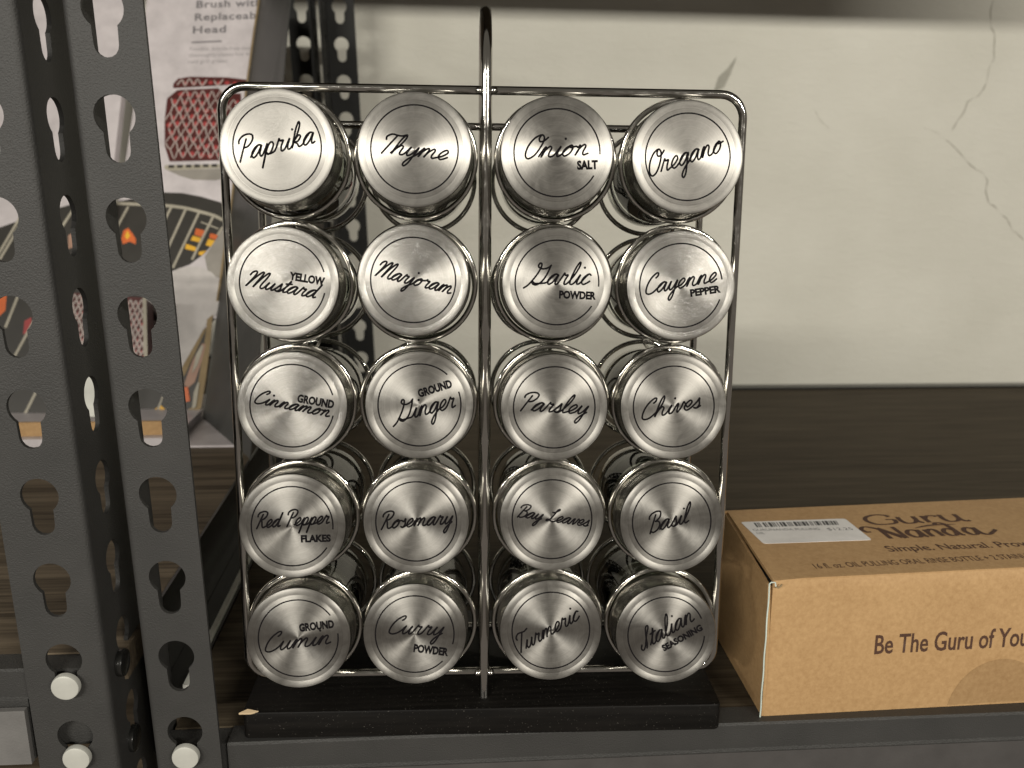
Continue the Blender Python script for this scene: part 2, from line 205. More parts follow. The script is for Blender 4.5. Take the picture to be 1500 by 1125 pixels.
def mk_wall():
    m, nt, bs = new('wall_paint'); v = coords(nt, (1, 1, 1)); a = noise(nt, v, 7, 4); b = noise(nt, coords(nt, (60, 60, 130)), 1, 6, .65, .6)
    nt.links.new(ramp(nt, a, [(.3, (.56, .545, .475)), (.7, (.62, .605, .535))]), bs.inputs['Base Color'])
    bs.inputs['Roughness'].default_value = .75; bump(nt, b, .55, .002, bs); return m
wall_m = mk_wall()
ink = plain('black_ink', (.005, .004, .005), .8, spec=.12)
brown_ink = plain('brown_ink', (.070, .030, .016), .7)
grey_ink = plain('grey_ink', (.16, .15, .155), .7)
sticker_ink = plain('sticker_ink', (.05, .05, .05), .7)
sticker_m = plain('sticker_paper', (.72, .70, .68), .5)
card = plain('coated_card', (.54, .50, .505), .38)
dark_card = plain('dark_card', (.050, .050, .047), .45)
kraft_edge = plain('raw_board', (.26, .19, .10), .8)
painted_gap_light = plain('painted_gap_light', (.80, .80, .74), .5)  # pale colour painted in for light coming through the side beam gap
teal = plain('torn_white', (.60, .68, .62), .8)
pin_m = plain('zinc_pin', (.60, .60, .55), .35, .25)
pin_black = plain('black_rivet', (.012, .012, .011), .25)
lit_beam_face = plain('lit_beam_face', (.15, .145, .14), .5, grain=.4)  # lighter copy of the beam grey; light on the lower face painted in
lit_beam_lo = plain('lit_beam_lower', (.062, .058, .056), .5, grain=.3)  # right beam's lower face, the light it catches put into the tint
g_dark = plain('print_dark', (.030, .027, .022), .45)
g_line = plain('print_wire', (.36, .33, .26), .5)
g_red = plain('print_red', (.34, .045, .045), .45)
g_deep = plain('print_deep_red', (.075, .014, .012), .45)
g_yel = plain('print_yellow', (.72, .40, .03), .45)
g_or = plain('print_orange', (.60, .13, .03), .45)
g_wire = plain('print_silver', (.42, .36, .33), .45)
g_grey = plain('print_grey', (.27, .25, .22), .45)
g_white = plain('print_white', (.50, .47, .45), .45)
g_pink = plain('print_food', (.34, .20, .14), .5)
crack_m = plain('crack', (.16, .14, .10), .9)
tear_m = plain('torn_paint', (.34, .33, .28), .8)
floor_m = plain('floor_tile', (.05, .047, .042), .5)
spice_m = plain('cayenne_powder', (.14, .045, .012), .9, grain=.5)
herb_m = plain('dry_herb', (.055, .050, .018), .9, grain=.6, gscale=500)

# ------------------------------------------------------------------ setting: wall, floor
b = B(); b.box(-1800, 1800, 720, 750, -900, 1500); wall = b.build('wall', wall_m); wall['kind'] = 'structure'; wall['label'] = 'off-white painted wall behind the shelves'
b = B(); b.box(-1800, 1800, -60, 720, -930, -902); fl = b.build('floor', floor_m); fl['kind'] = 'structure'
def ribbon(pts, wds, O, U, Vv, N, off):
    vs = []; fs = []; P = [V3((a, b, 0)) for a, b in pts]
    for i, p in enumerate(P):
        t = (P[min(i+1, len(P)-1)]-P[max(i-1, 0)]).normalized(); n = V3((-t.y, t.x, 0))*wds[i]/2
        for q in (p+n, p-n): vs.append(V3(O)+V3(U)*q.x+V3(Vv)*q.y+V3(N)*off)
    for i in range(len(P)-1): fs.append((2*i, 2*i+1, 2*i+3, 2*i+2))
    return vs, fs
def densify(pts, k, jit):
    out = []
    for i in range(len(pts)-1):
        for j in range(k):
            t = j/k; out.append((pts[i][0]*(1-t)+pts[i+1][0]*t+random.uniform(-jit, jit), pts[i][1]*(1-t)+pts[i+1][1]*t+random.uniform(-jit, jit)))
    return out+[tuple(pts[-1])]
for i, ck in enumerate(D['cracks']):
    pts = densify(ck, 3, .35); wd = [(.85 if i < 2 else .35)*random.choice((.12, .5, .8, 1.1, 1.2)) for _ in pts]
    vs, fs = ribbon(pts, wd, (0, 719.85, 0), (1, 0, 0), (0, 0, 1), (0, -1, 0), 0); B().add(vs, fs).build('crack', crack_m, wall)
B().prism(D['tear'], (0, 719.2, 0), (1, 0, 0), (0, 0, 1), (0, -1, 0), 0, .4).build('paint_tear', tear_m, wall)

# ------------------------------------------------------------------ shelving
PITCH = 38.1; ZS = 298.07
def keyhole():
    pts = []
    for k in range(0, 25): a = math.radians(-52+284*k/24); pts.append((7.7*math.cos(a), 17.4+7.7*math.sin(a)))     # from lower right counter-clockwise to lower left
    pts.append((-4.75, 9.6)); pts.append((-4.55, 4.4))
    for k in range(1, 8): a = math.radians(180+180*k/8); pts.append((4.5*math.cos(a), 4.5+4.5*math.sin(a)))
    pts.append((4.55, 4.4)); pts.append((4.75, 9.6)); return pts
KH = keyhole(); KC = (0, 12.0)
def cast(poly, c, ang):
    dx, dz = math.cos(ang), math.sin(ang); best = 0
    for i in range(len(poly)):
        x1, z1 = poly[i][0]-c[0], poly[i][1]-c[1]; x2, z2 = poly[(i+1) % len(poly)][0]-c[0], poly[(i+1) % len(poly)][1]-c[1]
        ex, ez = x2-x1, z2-z1; den = dx*ez-dz*ex
        if abs(den) < 1e-9: continue
        t = (x1*ez-z1*ex)/den; q = (x1*dz-z1*dx)/den
        if t > 0 and -1e-6 <= q <= 1+1e-6: best = max(best, t)
    return (c[0]+dx*best, c[1]+dz*best)
def holed(b, s0, s1, sc_, ks, z0, mapf, zmul=PITCH, scale=1.0):
    """strip of plate from s0 to s1 with one keyhole per pitch; mapf(s, z, depth) -> xyz"""
    t = 1.9
    for k in ks:
        zb = z0-PITCH*k; lo, hi = zb-8, zb+PITCH-8
        hole = [(sc_+x, zb+z) for x, z in KH]; c = (sc_+KC[0], zb+KC[1]); rect = [(s0, lo), (s1, lo), (s1, hi), (s0, hi)]
        angs = sorted([math.atan2(h[1]-c[1], h[0]-c[0]) for h in hole]+[math.atan2(q[1]-c[1], q[0]-c[0]) for q in rect])
        hi_ = [cast(hole, c, a) for a in angs]; ro = [cast(rect, c, a) for a in angs]; n = len(angs)
        vs = [mapf(*p, 0) for p in hi_]+[mapf(*p, 0) for p in ro]+[mapf(*p, t) for p in hi_]+[mapf(*p, t) for p in ro]; fs = []
        for i in range(n):
            j = (i+1) % n
            fs += [(i, j, n+j, n+i), (2*n+j, 2*n+i, 3*n+i, 3*n+j), (j, i, 2*n+i, 2*n+j)]
        b.add(vs, fs)
def post(name, parent, x_free, x_bend, hole_x, yf, sgn, zs, ks, lx, ly, side_hole, side_w=50, flip=1, mat=None, side=True):
    """angle post: front flange facing the aisle from x_free to x_bend, side flange running back (flip=1) or forward (flip=-1)"""
    b = B(); R_ = 3.0; t = 1.9; zt = zs-PITCH*ks[0]+PITCH-8; zl = zs-PITCH*ks[-1]-8
    def sh(x, y, z): return (x+lx*z, yf+y*flip+ly*z, z)
    xb = x_bend-sgn*R_
    f = (lambda s, z, d: sh(s, d, z))
    holed(b, min(x_free, xb), max(x_free, xb), hole_x, ks, zs, f)
    b.add([f(x_free, zl, 0), f(x_free, zt, 0), f(x_free, zt, t), f(x_free, zl, t)], [(0, 1, 2, 3)])
    g = (lambda s, z, d: sh(x_bend-sgn*d, s, z))
    if side: holed(b, R_, side_w, side_hole, ks, zs, g)
    else: b.add([g(R_, zl, 0), g(R_, zt, 0), g(side_w, zt, 0), g(side_w, zl, 0), g(R_, zl, t), g(R_, zt, t), g(side_w, zt, t), g(side_w, zl, t)], [(0, 1, 2, 3), (4, 5, 6, 7)])
    b.add([g(side_w, zl, 0), g(side_w, zt, 0), g(side_w, zt, t), g(side_w, zl, t)], [(0, 1, 2, 3)])
    n = 8; vs = []; fs = []
    for i in range(n+1):
        a = math.pi/2*i/n; 
        for rr in (R_, R_-t):
            x = xb+sgn*rr*math.sin(a); y = R_-rr*math.cos(a)
            vs += [sh(x, y, zl), sh(x, y, zt)]
    for i in range(n): fs += [(4*i, 4*i+1, 4*i+5, 4*i+4), (4*i+2, 4*i+3, 4*i+7, 4*i+6)]
    b.add(vs, fs)
    o = b.build(name, mat or post_m, parent); sharp(o.data, 30); return o
PLX, PLY = -.021, .014
BM = plain('shaded_post_coat', (.022, .022, .021), .75, spec=.25)  # darker copy of the post coat, shade at the back painted in
unit_r = thing('shelving_unit', 'black slotted steel shelving unit holding the spice rack and the brown box', 'shelf')
unit_l = thing('shelving_unit', 'black slotted steel shelving unit at far left holding the grill brush carton', 'shelf')
KS = list(range(-10, 11))
post('front_post', unit_r, -125.0, -154.5, -139.8, 0, -1, ZS, KS, PLX, PLY, 22, side_w=27, side=False)
post('front_post', unit_l, -205.0, -170.4, -187.7, 0, 1, ZS, KS, PLX, PLY, 22)
post('back_post', unit_r, -101.6, -132.6, -117.2, 644.5, -1, 401.6, list(range(-7, 14)), -.03, -.003, 22, flip=-1, mat=BM)
post('back_post', unit_l, -171.6, -141.4, -157.0, 645.5, 1, 401.6, list(range(-7, 14)), -.03, -.003, 22, flip=-1, mat=BM)
def beam_prof(zt, y=4.0):
    return [(y+14, zt-1.6), (y+14, zt), (y+1, zt+.6), (y, zt-.4), (y, zt-13), (y-1.2, zt-14.0), (y-1.2, zt-44), (y+6, zt-44), (y+6, zt-17), (y+2, zt-13.5), (y+2, zt-1.6)]
def front_beam(parent, x0, x1, zt, name='front_beam'):
    o = B().sweep(beam_prof(zt), x0, x1).build(name, post_m, parent)
    if parent is unit_r and zt < 100: B().box(x0, x1, 2.3, 2.7, zt-44, zt-14.2).build('lit_beam_face', lit_beam_lo, parent)
    if parent is unit_l and zt < 100 and x0 < -500: B().box(x0, x1-.2, -1.2, 1.7, zt-44, zt-16.7).build('lit_beam_face', lit_beam_face, parent)  # lighter plates over the lower beam faces carry painted light
    return o
def rivet(parent, x, y, z, ax, mat, rr=6.0, hgt=2.6, name='rivet'):
    prof = [(0, hgt), (rr*.82, hgt*.98), (rr*.96, hgt*.85), (rr, hgt*.6), (rr, -.4), (rr*.5, -.6), (rr*.5, -3)]
    b = B().lathe(prof, 28); o = b.build(name, mat, parent, smooth=40)
    o.location = (x*S, y*S, z*S)
    o.rotation_euler = (math.radians(90), 0, 0) if ax == 'y' else (0, math.radians(90), 0)
    return o
B().box(-150, 760, 18, 628, -222, -205).build('lower_shelf_board', wood_r, unit_r); B().box(-1100, -170, 18, 628, -192, -175).build('lower_shelf_board', wood_l, unit_l)
for (un, x0, x1, zt, wood, side) in ((unit_r, -150.5, 760, 0, wood_r, 1), (unit_l, -1100, -169.5, 42, wood_l, -1)):
    for lev, zz in (('', zt), ('up', 640.0)):
        bo = B().box(x0 if side > 0 else x0, x1, 18.3, 628, zz-15, zz-.3).build('shelf_board', wood, un)
        front_beam(un, -123.0 if side > 0 else x0, x1 if side > 0 else -207.3, zz) if lev == '' else None
        # beam pieces behind the posts
        front_beam(un, -152.4 if side > 0 else x0, x1 if side > 0 else -172.5, zz) if lev else B().sweep([(6.2, zz-40), (6.2, zz-1), (18, zz-1), (18, zz-3), (8, zz-3), (8, zz-40)], (-152.3 if side > 0 else -206.9), (-123.3 if side > 0 else -172.6)).build('beam_end', post_m, un)
        B().box(x0, x1, 628.3, 643.8, zz-40, zz+2.2).build('back_beam', pin_black, un)
B().box(-153.4, -151.7, 40, 640, -38, -1.2).build('side_beam', pin_black, unit_r)
B().box(-156.6, -153.5, 52, 600, -1.5, .6).build('gap_light_strip', painted_gap_light, unit_r); B().box(-167.4, -156.6, 52, 600, -6, -1.6).build('dark_gap_fill', pin_black, unit_r)  # light through the gap painted as a pale strip; ledge added to darken rest
B().box(-169.2, -167.6, 40, 640, -30, 42.6).build('side_beam', pin_black, unit_l)
B().box(-169.2, -167.6, 40, 640, 600, 640).build('side_beam', pin_black, unit_l)
B().box(-153.4, -151.7, 40, 640, 600, 640).build('side_beam', pin_black, unit_r)
rivet(unit_l, -188.0, -1.2, 37.4, 'y', pin_m); rivet(unit_l, -187.3, -1.2, 1.0, 'y', pin_m); rivet(unit_r, -139.9, -1.2, -.6, 'y', pin_m)
rivet(unit_l, -170.6, 14.6, 38.0, 'x', pin_black, 6.2); rivet(unit_l, -170.6, 17.7, -4.4, 'x', pin_black, 6.2)

# ------------------------------------------------------------------ spice rack
fr = D['fr']; FO, FU, FW, FN = V3(fr['O']), V3(fr['u']), V3(fr['w']), V3(fr['n'])
def P(a, b_, c): return FO+FU*a+FW*b_+FN*c
base_c = V3((D['fr']['O'][0], 50, 0))
rack = thing('spice_rack', 'chrome wire spice rack with tall loop handle on a black wooden base', 'spice rack')
Wd, Hh, Dp = D['W'], D['H'], D['D']; wr = 1.85; rod = 2.5
def rrect(a0, a1, b0, b1, c, rad, n=8):
    pts = []
    for cx, cy, st in ((a1-rad, b1-rad, 0), (a0+rad, b1-rad, 90), (a0+rad, b0+rad, 180), (a1-rad, b0+rad, 270)):
        for k in range(n+1):
            a = math.radians(st+90*k/n); pts.append(P(cx+rad*math.cos(a), cy+rad*math.sin(a), c))
    return pts
B().tube(rrect(-Wd/2, Wd/2, 0, Hh, 0, 10), wr, 14, True).build('front_frame', chrome, rack, smooth=60)
B().tube(rrect(-Wd/2, Wd/2, -8, 257.5, Dp, 10), wr, 14, True).build('back_frame', chrome, rack, smooth=60)
def foot_b(c):   # b where the rod meets the base top
    # z = O.z + w.z*b + n.z*c
    return (D['hb']-.8-FO.z-FN.z*c)/FW.z
h0 = 271.5
pts = [P(0, foot_b(-.2), -.2)]+[P(0, x, -.2) for x in range(20, 260, 30)]
for k in range(0, 25):
    a = math.pi*k/24; pts.append(P(0, h0+(Dp/2)*math.sin(a), Dp/2-(Dp/2+.2)*math.cos(a)))
pts += [P(0, x, Dp) for x in range(240, 0, -30)]+[P(0, foot_b(Dp), Dp)]
B().tube(pts, rod, 20).build('handle_rod', chrome, rack, smooth=60)
# bars welded into the rod, weld beads
for (a, b_, c) in ((-3, Hh, -.6), (3, Hh, -1.2), (-3, 0, -.8), (3, .3, -1.2), (3, 257.5, Dp-2), (-3, 257.5, Dp-2)):
    B().lathe([(0, 1.6), (1.2, 1.3), (1.9, .4), (2.1, -.4), (1.6, -1.3), (0, -1.7)], 14).build('weld_bead', chrome, rack, smooth=70).location = P(a, b_, c)*S
cols = [-D['ca'], -D['cb'], D['cb'], D['ca']]
rr_ = 25.25
ring0 = None
def circ(cx, cy, c, rad, n=64): return [P(cx+rad*math.cos(2*math.pi*k/n), cy+rad*math.sin(2*math.pi*k/n), c) for k in range(n)]
for row in range(5):
    for ci, a in enumerate(cols):
        bb = D['r0']-D['rp']*row
        for (nm, bo, c) in (('front_ring', bb-1.65, 0), ('back_ring', bb-7.9, Dp)):
            if ring0 is None:
                me = B(); me.tube([V3((rr_*math.cos(2*math.pi*k/64), rr_*math.sin(2*math.pi*k/64), 0)) for k in range(64)], 1.2, 10, True)
                ring0 = mesh('jar_ring', me.v, me.f); sharp(ring0, 60)
            o = link(nm, ring0, chrome, rack); p = P(a, bo, c)*S
            Mx = Matrix(((FU.x, FW.x, -FN.x, p.x), (FU.y, FW.y, -FN.y, p.y), (FU.z, FW.z, -FN.z, p.z), (0, 0, 0, 1))); o.matrix_world = Mx
for row in range(6):
    for ci, a in enumerate(cols):
        bb = D['r0']-D['rp']*(row-.5)
        pts = [P(a, bb-1.65-6.25*t-5.5*math.sin(math.pi*t)**.7*(1 if row in (0, 1, 2, 3, 4, 5) else 0), 1+(Dp-2)*t) for t in [k/14 for k in range(15)]]
        B().tube(pts, .85, 8).build('link_wire', chrome, rack, smooth=60)
# wooden base
bx0, bx1, by0, by1, hb = -112.5, 112.5, D['by']-0, 96, D['hb']
bp = []
def bpt(x, y, z): 
    v = V3((D['fr']['O'][0], D['by'], 0))+FU*(x)+V3((-FU.y, FU.x, 0))*(y); return (v.x, v.y, z)
bev = 1.0
def ring_pts(ins, z): 
    pts = []; rc = 3
    for cx, cy, st in ((112.5-rc, 92-rc, 0), (-112.5+rc, 92-rc, 90), (-112.5+rc, rc, 180), (112.5-rc, rc, 270)):
        for k in range(5): a = math.radians(st+22.5*k); pts.append(bpt(cx+(rc-ins)*math.cos(a), cy+(rc-ins)*math.sin(a), z))
    return pts
bb_ = B(); lv = [(0.4, .2), (0, .7), (0, hb-1.0), (.35, hb-.35), (1.1, hb)]
vs = []; 
for ins, z in lv: vs += ring_pts(ins, z)
n = 20; fs = [tuple(range(n-1, -1, -1)), tuple(range(n*(len(lv)-1), n*len(lv)))]
for i in range(len(lv)-1):
    for k in range(n): fs.append((i*n+k, i*n+(k+1) % n, (i+1)*n+(k+1) % n, (i+1)*n+k))
bb_.add(vs, fs); bo = bb_.build('base_board', ebony, rack, smooth=30)
# splintered corner: pale raw wood chip
cp = [bpt(-113.6, -.6, hb+.5), bpt(-108.5, -.3, hb+.25), bpt(-105, .8, hb+.35), bpt(-110, 1.6, hb+1.0)]
B().add(cp+[(p[0], p[1], p[2]-.9) for p in cp], [(0, 1, 2, 3), (7, 6, 5, 4), (0, 4, 5, 1), (1, 5, 6, 2), (2, 6, 7, 3), (3, 7, 4, 0)]).build('wood_chip', plain('raw_splinter', (.55, .42, .26), .8), rack)

# ------------------------------------------------------------------ lettering
GL = {}
def G(ch, w, main, extra=(), high=False, conn=True): GL[ch] = (w, main, extra, high, conn)
G('a', 1.12, [(0,.1),(.25,.62),(.55,.98),(.82,.9),(.55,1.0),(.2,.75),(.06,.32),(.28,0),(.6,.28),(.86,.95),(.8,.35),(.9,.02),(1.12,.12)])
G('c', .86, [(0,.1),(.25,.62),(.52,1.0),(.78,.84),(.52,1.0),(.2,.72),(.08,.3),(.32,0),(.62,.1),(.86,.3)])
G('d', 1.12, [(0,.1),(.25,.62),(.55,.98),(.82,.9),(.55,1.0),(.2,.75),(.06,.32),(.28,0),(.6,.28),(.86,1.1),(.93,1.9),(.86,1.3),(.8,.35),(.9,.02),(1.12,.12)])
G('e', .84, [(0,.1),(.38,.34),(.66,.75),(.46,1.02),(.17,.75),(.1,.3),(.34,0),(.6,.06),(.84,.28)])
G('g', 1.05, [(0,.1),(.25,.62),(.55,.98),(.82,.9),(.55,1.0),(.2,.75),(.06,.32),(.28,0),(.6,.28),(.86,.95),(.82,.1),(.78,-.75),(.6,-1.12),(.42,-.85),(.62,-.3),(1.05,.2)])
G('h', 1.08, [(0,.1),(.35,1.0),(.48,1.8),(.36,2.15),(.2,1.7),(.12,.9),(.08,0),(.2,.55),(.48,.97),(.7,.8),(.68,.3),(.8,.02),(1.08,.14)])
G('i', .58, [(0,.1),(.3,.95),(.22,.35),(.32,.02),(.58,.14)], [('dot', (.42, 1.62))])
G('j', .62, [(0,.1),(.32,.95),(.3,.0),(.22,-.8),(.02,-1.1),(-.12,-.8),(.15,-.3),(.62,.16)], [('dot', (.42, 1.62))])
G('k', 1.02, [(0,.1),(.35,1.0),(.48,1.8),(.36,2.15),(.2,1.7),(.12,.9),(.08,0),(.2,.6),(.5,1.0),(.72,.85),(.55,.52),(.28,.45),(.52,.3),(.72,.02),(1.02,.14)])
G('l', .62, [(0,.1),(.36,1.0),(.5,1.8),(.38,2.15),(.2,1.6),(.14,.5),(.28,.02),(.62,.14)])
G('m', 1.66, [(0,.1),(.16,.75),(.3,.96),(.3,.5),(.2,0),(.3,.55),(.58,.98),(.74,.8),(.66,0),(.78,.55),(1.06,.98),(1.24,.8),(1.2,.3),(1.34,.02),(1.66,.14)])
G('n', 1.2, [(0,.1),(.16,.75),(.3,.96),(.3,.5),(.2,0),(.3,.55),(.58,.98),(.78,.8),(.74,.3),(.88,.02),(1.2,.14)])
G('o', .98, [(0,.1),(.25,.62),(.52,.98),(.2,.74),(.08,.3),(.34,0),(.68,.28),(.74,.8),(.52,1.0),(.52,.78),(.98,.86)], high=True)
G('p', 1.05, [(0,.1),(.26,.95),(.24,.2),(.14,-1.1),(.22,.1),(.42,.85),(.66,.98),(.84,.7),(.72,.15),(.45,0),(.3,.2),(.5,.02),(1.05,.16)])
G('r', .86, [(0,.1),(.16,.75),(.28,.96),(.28,.5),(.2,0),(.28,.55),(.5,.95),(.68,.85),(.66,.6),(.66,.7),(.86,.75)], high=True)
G('r', .94, [(0,.1),(.22,.95),(.28,1.08),(.4,.88),(.66,.9),(.56,.4),(.64,.02),(.94,.14)])
G('s', .74, [(0,.1),(.3,.7),(.44,1.05),(.5,.7),(.6,.32),(.42,0),(.14,.12),(.45,.0),(.74,.16)])
G('t', .62, [(0,.1),(.38,1.0),(.42,1.6),(.3,.9),(.24,.3),(.34,.02),(.62,.14)], [[(.08, 1.12), (.68, 1.2)]])
G('u', 1.1, [(0,.1),(.24,.95),(.18,.35),(.34,0),(.62,.25),(.84,.95),(.78,.35),(.88,.02),(1.1,.14)])
G('v', .92, [(0,.1),(.2,.85),(.34,.9),(.36,.35),(.46,0),(.68,.4),(.78,.98),(.92,.86)], high=True)
G('y', 1.02, [(0,.1),(.24,.95),(.18,.35),(.34,0),(.62,.25),(.86,.95),(.82,.1),(.76,-.75),(.58,-1.12),(.4,-.85),(.6,-.3),(1.02,.2)])
G('P', 1.2, [(.52,1.75),(.4,1.0),(.26,-.08)], [[(-.1,1.5),(-.12,1.78),(.12,2.05),(.6,2.15),(1.05,1.95),(1.1,1.5),(.8,1.1),(.42,1.05)]], conn=False)
G('T', 1.05, [(.72,2.0),(.55,1.0),(.38,-.05)], [[(.05,1.45),(-.05,1.75),(.2,2.05),(.6,2.02),(1.0,1.96),(1.35,2.1)]], conn=False)
G('O', 1.25, [(.7,2.12),(.3,1.85),(.03,1.15),(.08,.35),(.42,-.05),(.85,.25),(1.1,1.1),(1.08,1.8),(.8,2.12),(.68,1.8),(.85,1.5),(1.15,1.55),(1.38,1.85)], conn=False)
G('M', 2.05, [(-.1,1.5),(-.05,1.85),(.2,2.08),(.42,1.9),(.4,1.2),(.2,0),(.5,1.1),(.85,1.95),(1.05,2.08),(1.12,1.7),(.95,0),(1.2,1.1),(1.5,1.95),(1.72,2.05),(1.75,1.5),(1.62,.4),(1.78,.02),(2.05,.14)])
G('G', 1.45, [(1.18,1.75),(1.15,1.0),(.95,.3),(.55,-.05),(.15,.05),(.02,.3),(.35,.1),(1.0,.1),(1.45,.2)], [[(-.55,-.35),(-.2,.0),(.15,.8),(.3,1.5),(.25,1.95),(.05,2.05),(-.02,1.8),(.2,1.6),(.6,1.5),(1.0,1.62),(1.2,1.85)]])
G('C', 1.15, [(.72,1.6),(.88,1.8),(.85,2.08),(.6,2.08),(.2,1.6),(.0,.9),(.06,.2),(.4,-.05),(.8,.05),(1.15,.4)])
G('R', 1.35, [(.42,1.05),(.62,.8),(.85,.2),(1.05,.0),(1.35,.14)], [[(.5,1.75),(.38,1.0),(.22,-.08)], [(-.12,1.5),(-.14,1.78),(.1,2.05),(.6,2.15),(1.02,1.95),(1.05,1.5),(.75,1.12),(.42,1.05)]])
G('B', 1.25, [(.5,1.8),(.38,1.0),(.24,-.08)], [[(-.12,1.5),(-.14,1.78),(.1,2.05),(.6,2.15),(1.0,1.95),(1.0,1.45),(.7,1.12),(.55,1.1),(.95,1.0),(1.15,.6),(1.0,.15),(.6,-.05),(.3,.12)]], conn=False)
G('I', .8, [(-.2,.55),(-.28,.2),(-.05,-.02),(.2,.3),(.45,1.2),(.72,1.85),(.62,2.12),(.42,1.9),(.38,1.1),(.42,.4),(.35,.0)], conn=False)
G('L', 1.2, [(.1,1.5),(.25,1.45),(.6,1.7),(.82,2.0),(.68,2.12),(.52,1.8),(.48,1.0),(.3,.2),(.05,-.02),(-.08,.18),(.15,.28),(.6,.05),(.9,-.02),(1.2,.14)])
def cr(pts, k=6):
    if len(pts) == 2: return [tuple(pts[0]), tuple(pts[1])]
    out = []; Q = [pts[0]]+list(pts)+[pts[-1]]
    for i in range(1, len(Q)-2):
        p0, p1, p2, p3 = Q[i-1], Q[i], Q[i+1], Q[i+2]
        for j in range(k):
            t = j/k
            out.append(tuple(.5*((2*p1[d])+(-p0[d]+p2[d])*t+(2*p0[d]-5*p1[d]+4*p2[d]-p3[d])*t*t+(-p0[d]+3*p1[d]-3*p2[d]+p3[d])*t**3) for d in (0, 1)))
    out.append(tuple(pts[-1])); return out
def script_strokes(word, slant=.42):
    x = 0; cur = []; strokes = []; dots = []; prev_high = False; prev_conn = False
    for i, ch in enumerate(word):
        if ch == ' ':
            if cur: strokes.append(cur); cur = []
            x += .75; prev_conn = False; continue
        w_, main, extra, high, conn = GL[ch]
        mp = [(x+a, b) for a, b in main]
        if ch.isupper():
            if cur: strokes.append(cur)
            cur = []
            if conn: cur = mp
            else: strokes.append(mp)
        else:
            if cur and prev_conn:
                cur = cur+mp[1:]
            else:
                if cur: strokes.append(cur)
                cur = mp if not (i and word[i-1].isupper()) else mp
        for ex in extra:
            if ex[0] == 'dot': dots.append((x+ex[1][0], ex[1][1]))
            else: strokes.append([(x+a, b) for a, b in ex])
        x += w_; prev_conn = conn
    if cur: strokes.append(cur)
    sl = lambda p: (p[0]+slant*p[1], p[1])
    return [[sl(p) for p in cr(s)] for s in strokes], [sl(d) for d in dots]
def script_mesh(word, s, e, cap, zoff, rad):
    st, dots = script_strokes(word)
    xs = [p[0] for q in st for p in q]; x0, x1 = min(xs), max(xs)
    s, e = V3((*s, 0)), V3((*e, 0)); ux = (e-s); L = ux.length; ux.normalize(); uy = V3((-ux.y, ux.x, 0))
    kx = L/(x1-x0); ky = cap/2.15
    f = lambda p: s+ux*((p[0]-x0)*kx)+uy*(p[1]*ky)+V3((0, 0, zoff))
    b = B(); Zv = V3((0, 0, 1))
    def cap_dot(c, r_):
        n = 10; vs = [c+V3((r_*math.cos(2*math.pi*k/n), r_*math.sin(2*math.pi*k/n), -.01)) for k in range(n)]+[c+V3((r_*.8*math.cos(2*math.pi*k/n), r_*.8*math.sin(2*math.pi*k/n), .03)) for k in range(n)]
        b.add(vs, [tuple(range(n, 2*n))]+[(k, (k+1) % n, n+(k+1) % n, n+k) for k in range(n)])
    for q in st:
        pp = [f(p) for p in q]; b.tube(pp, rad, 6, squash=Zv)
        for c in (pp[0], pp[-1]): cap_dot(c, rad)
    for dd in dots: cap_dot(f(dd), rad*1.35)
    return b
def font_obj(name, text, O, U, Vv, length, cap, mat, parent, bold=0.0, space=1.0, align_cap=True, ref=None):
    """flat printed text; O = baseline start (mm), U = reading direction, Vv = up direction"""
    cu = bpy.data.curves.new(name, 'FONT'); cu.body = text; cu.size = 1; cu.offset = bold; cu.space_character = space; cu.resolution_u = 3
    tmp = bpy.data.objects.new('tmp', cu); COL.objects.link(tmp); bpy.context.view_layer.update()
    me = bpy.data.meshes.new_from_object(tmp.evaluated_get(bpy.context.evaluated_depsgraph_get())); bpy.data.objects.remove(tmp); bpy.data.curves.remove(cu)
    xs = [v.co.x for v in me.vertices]; x0, x1 = min(xs), max(xs); ch = .70
    U, Vv, O = V3(U), V3(Vv), V3(O); kx = length/(x1-x0); ky = cap/ch
    for v in me.vertices: v.co = (O+U*((v.co.x-x0)*kx)+Vv*(v.co.y*ky))*S
    me.materials.clear(); o = link(name, me, mat, parent); return o

# ------------------------------------------------------------------ spice jars
lid_prof = [(0, 0), (8, 0), (14, 0), (19.5, 0), (19.75, -.13), (20.15, -.13), (20.4, .0), (21.8, -.02), (22.6, -.12), (23.0, -.36), (23.25, -.75), (23.38, -1.4),
            (23.4, -6), (23.4, -14.4), (23.75, -14.9), (23.85, -15.4), (23.5, -15.8), (22.9, -15.8), (22.9, -3), (22.0, -1.2), (0, -1.0)]
_l = B().lathe(lid_prof, 96); lid_me = mesh('jar_lid', _l.v, _l.f); sharp(lid_me, 50); lid_me.materials.append(steel_lid); lid_me.materials.append(steel_side)
for p in lid_me.polygons:
    if p.center.z < -.0004: p.material_index = 1
lid_me2 = lid_me.copy(); midx = [p.material_index for p in lid_me.polygons]; lid_me2.materials.clear(); lid_me2.materials.append(steel_film); lid_me2.materials.append(steel_side)
for p, mi in zip(lid_me2.polygons, midx): p.material_index = mi
gp = [(0, -81), (16, -81), (19.5, -81.6), (21.2, -80.6), (22.0, -78), (22.1, -74), (22.1, -26), (21.4, -22.5), (20.2, -20.5), (20.2, -3), (18.6, -3), (18.6, -21), (19.8, -23.5), (20.5, -27), (20.5, -73), (19.3, -75.6), (15, -76.6), (0, -76.2)]
_g = B().lathe(gp, 64); glass_me = mesh('glass_jar', _g.v, _g.f); sharp(glass_me, 60); glass_me.materials.append(glass)
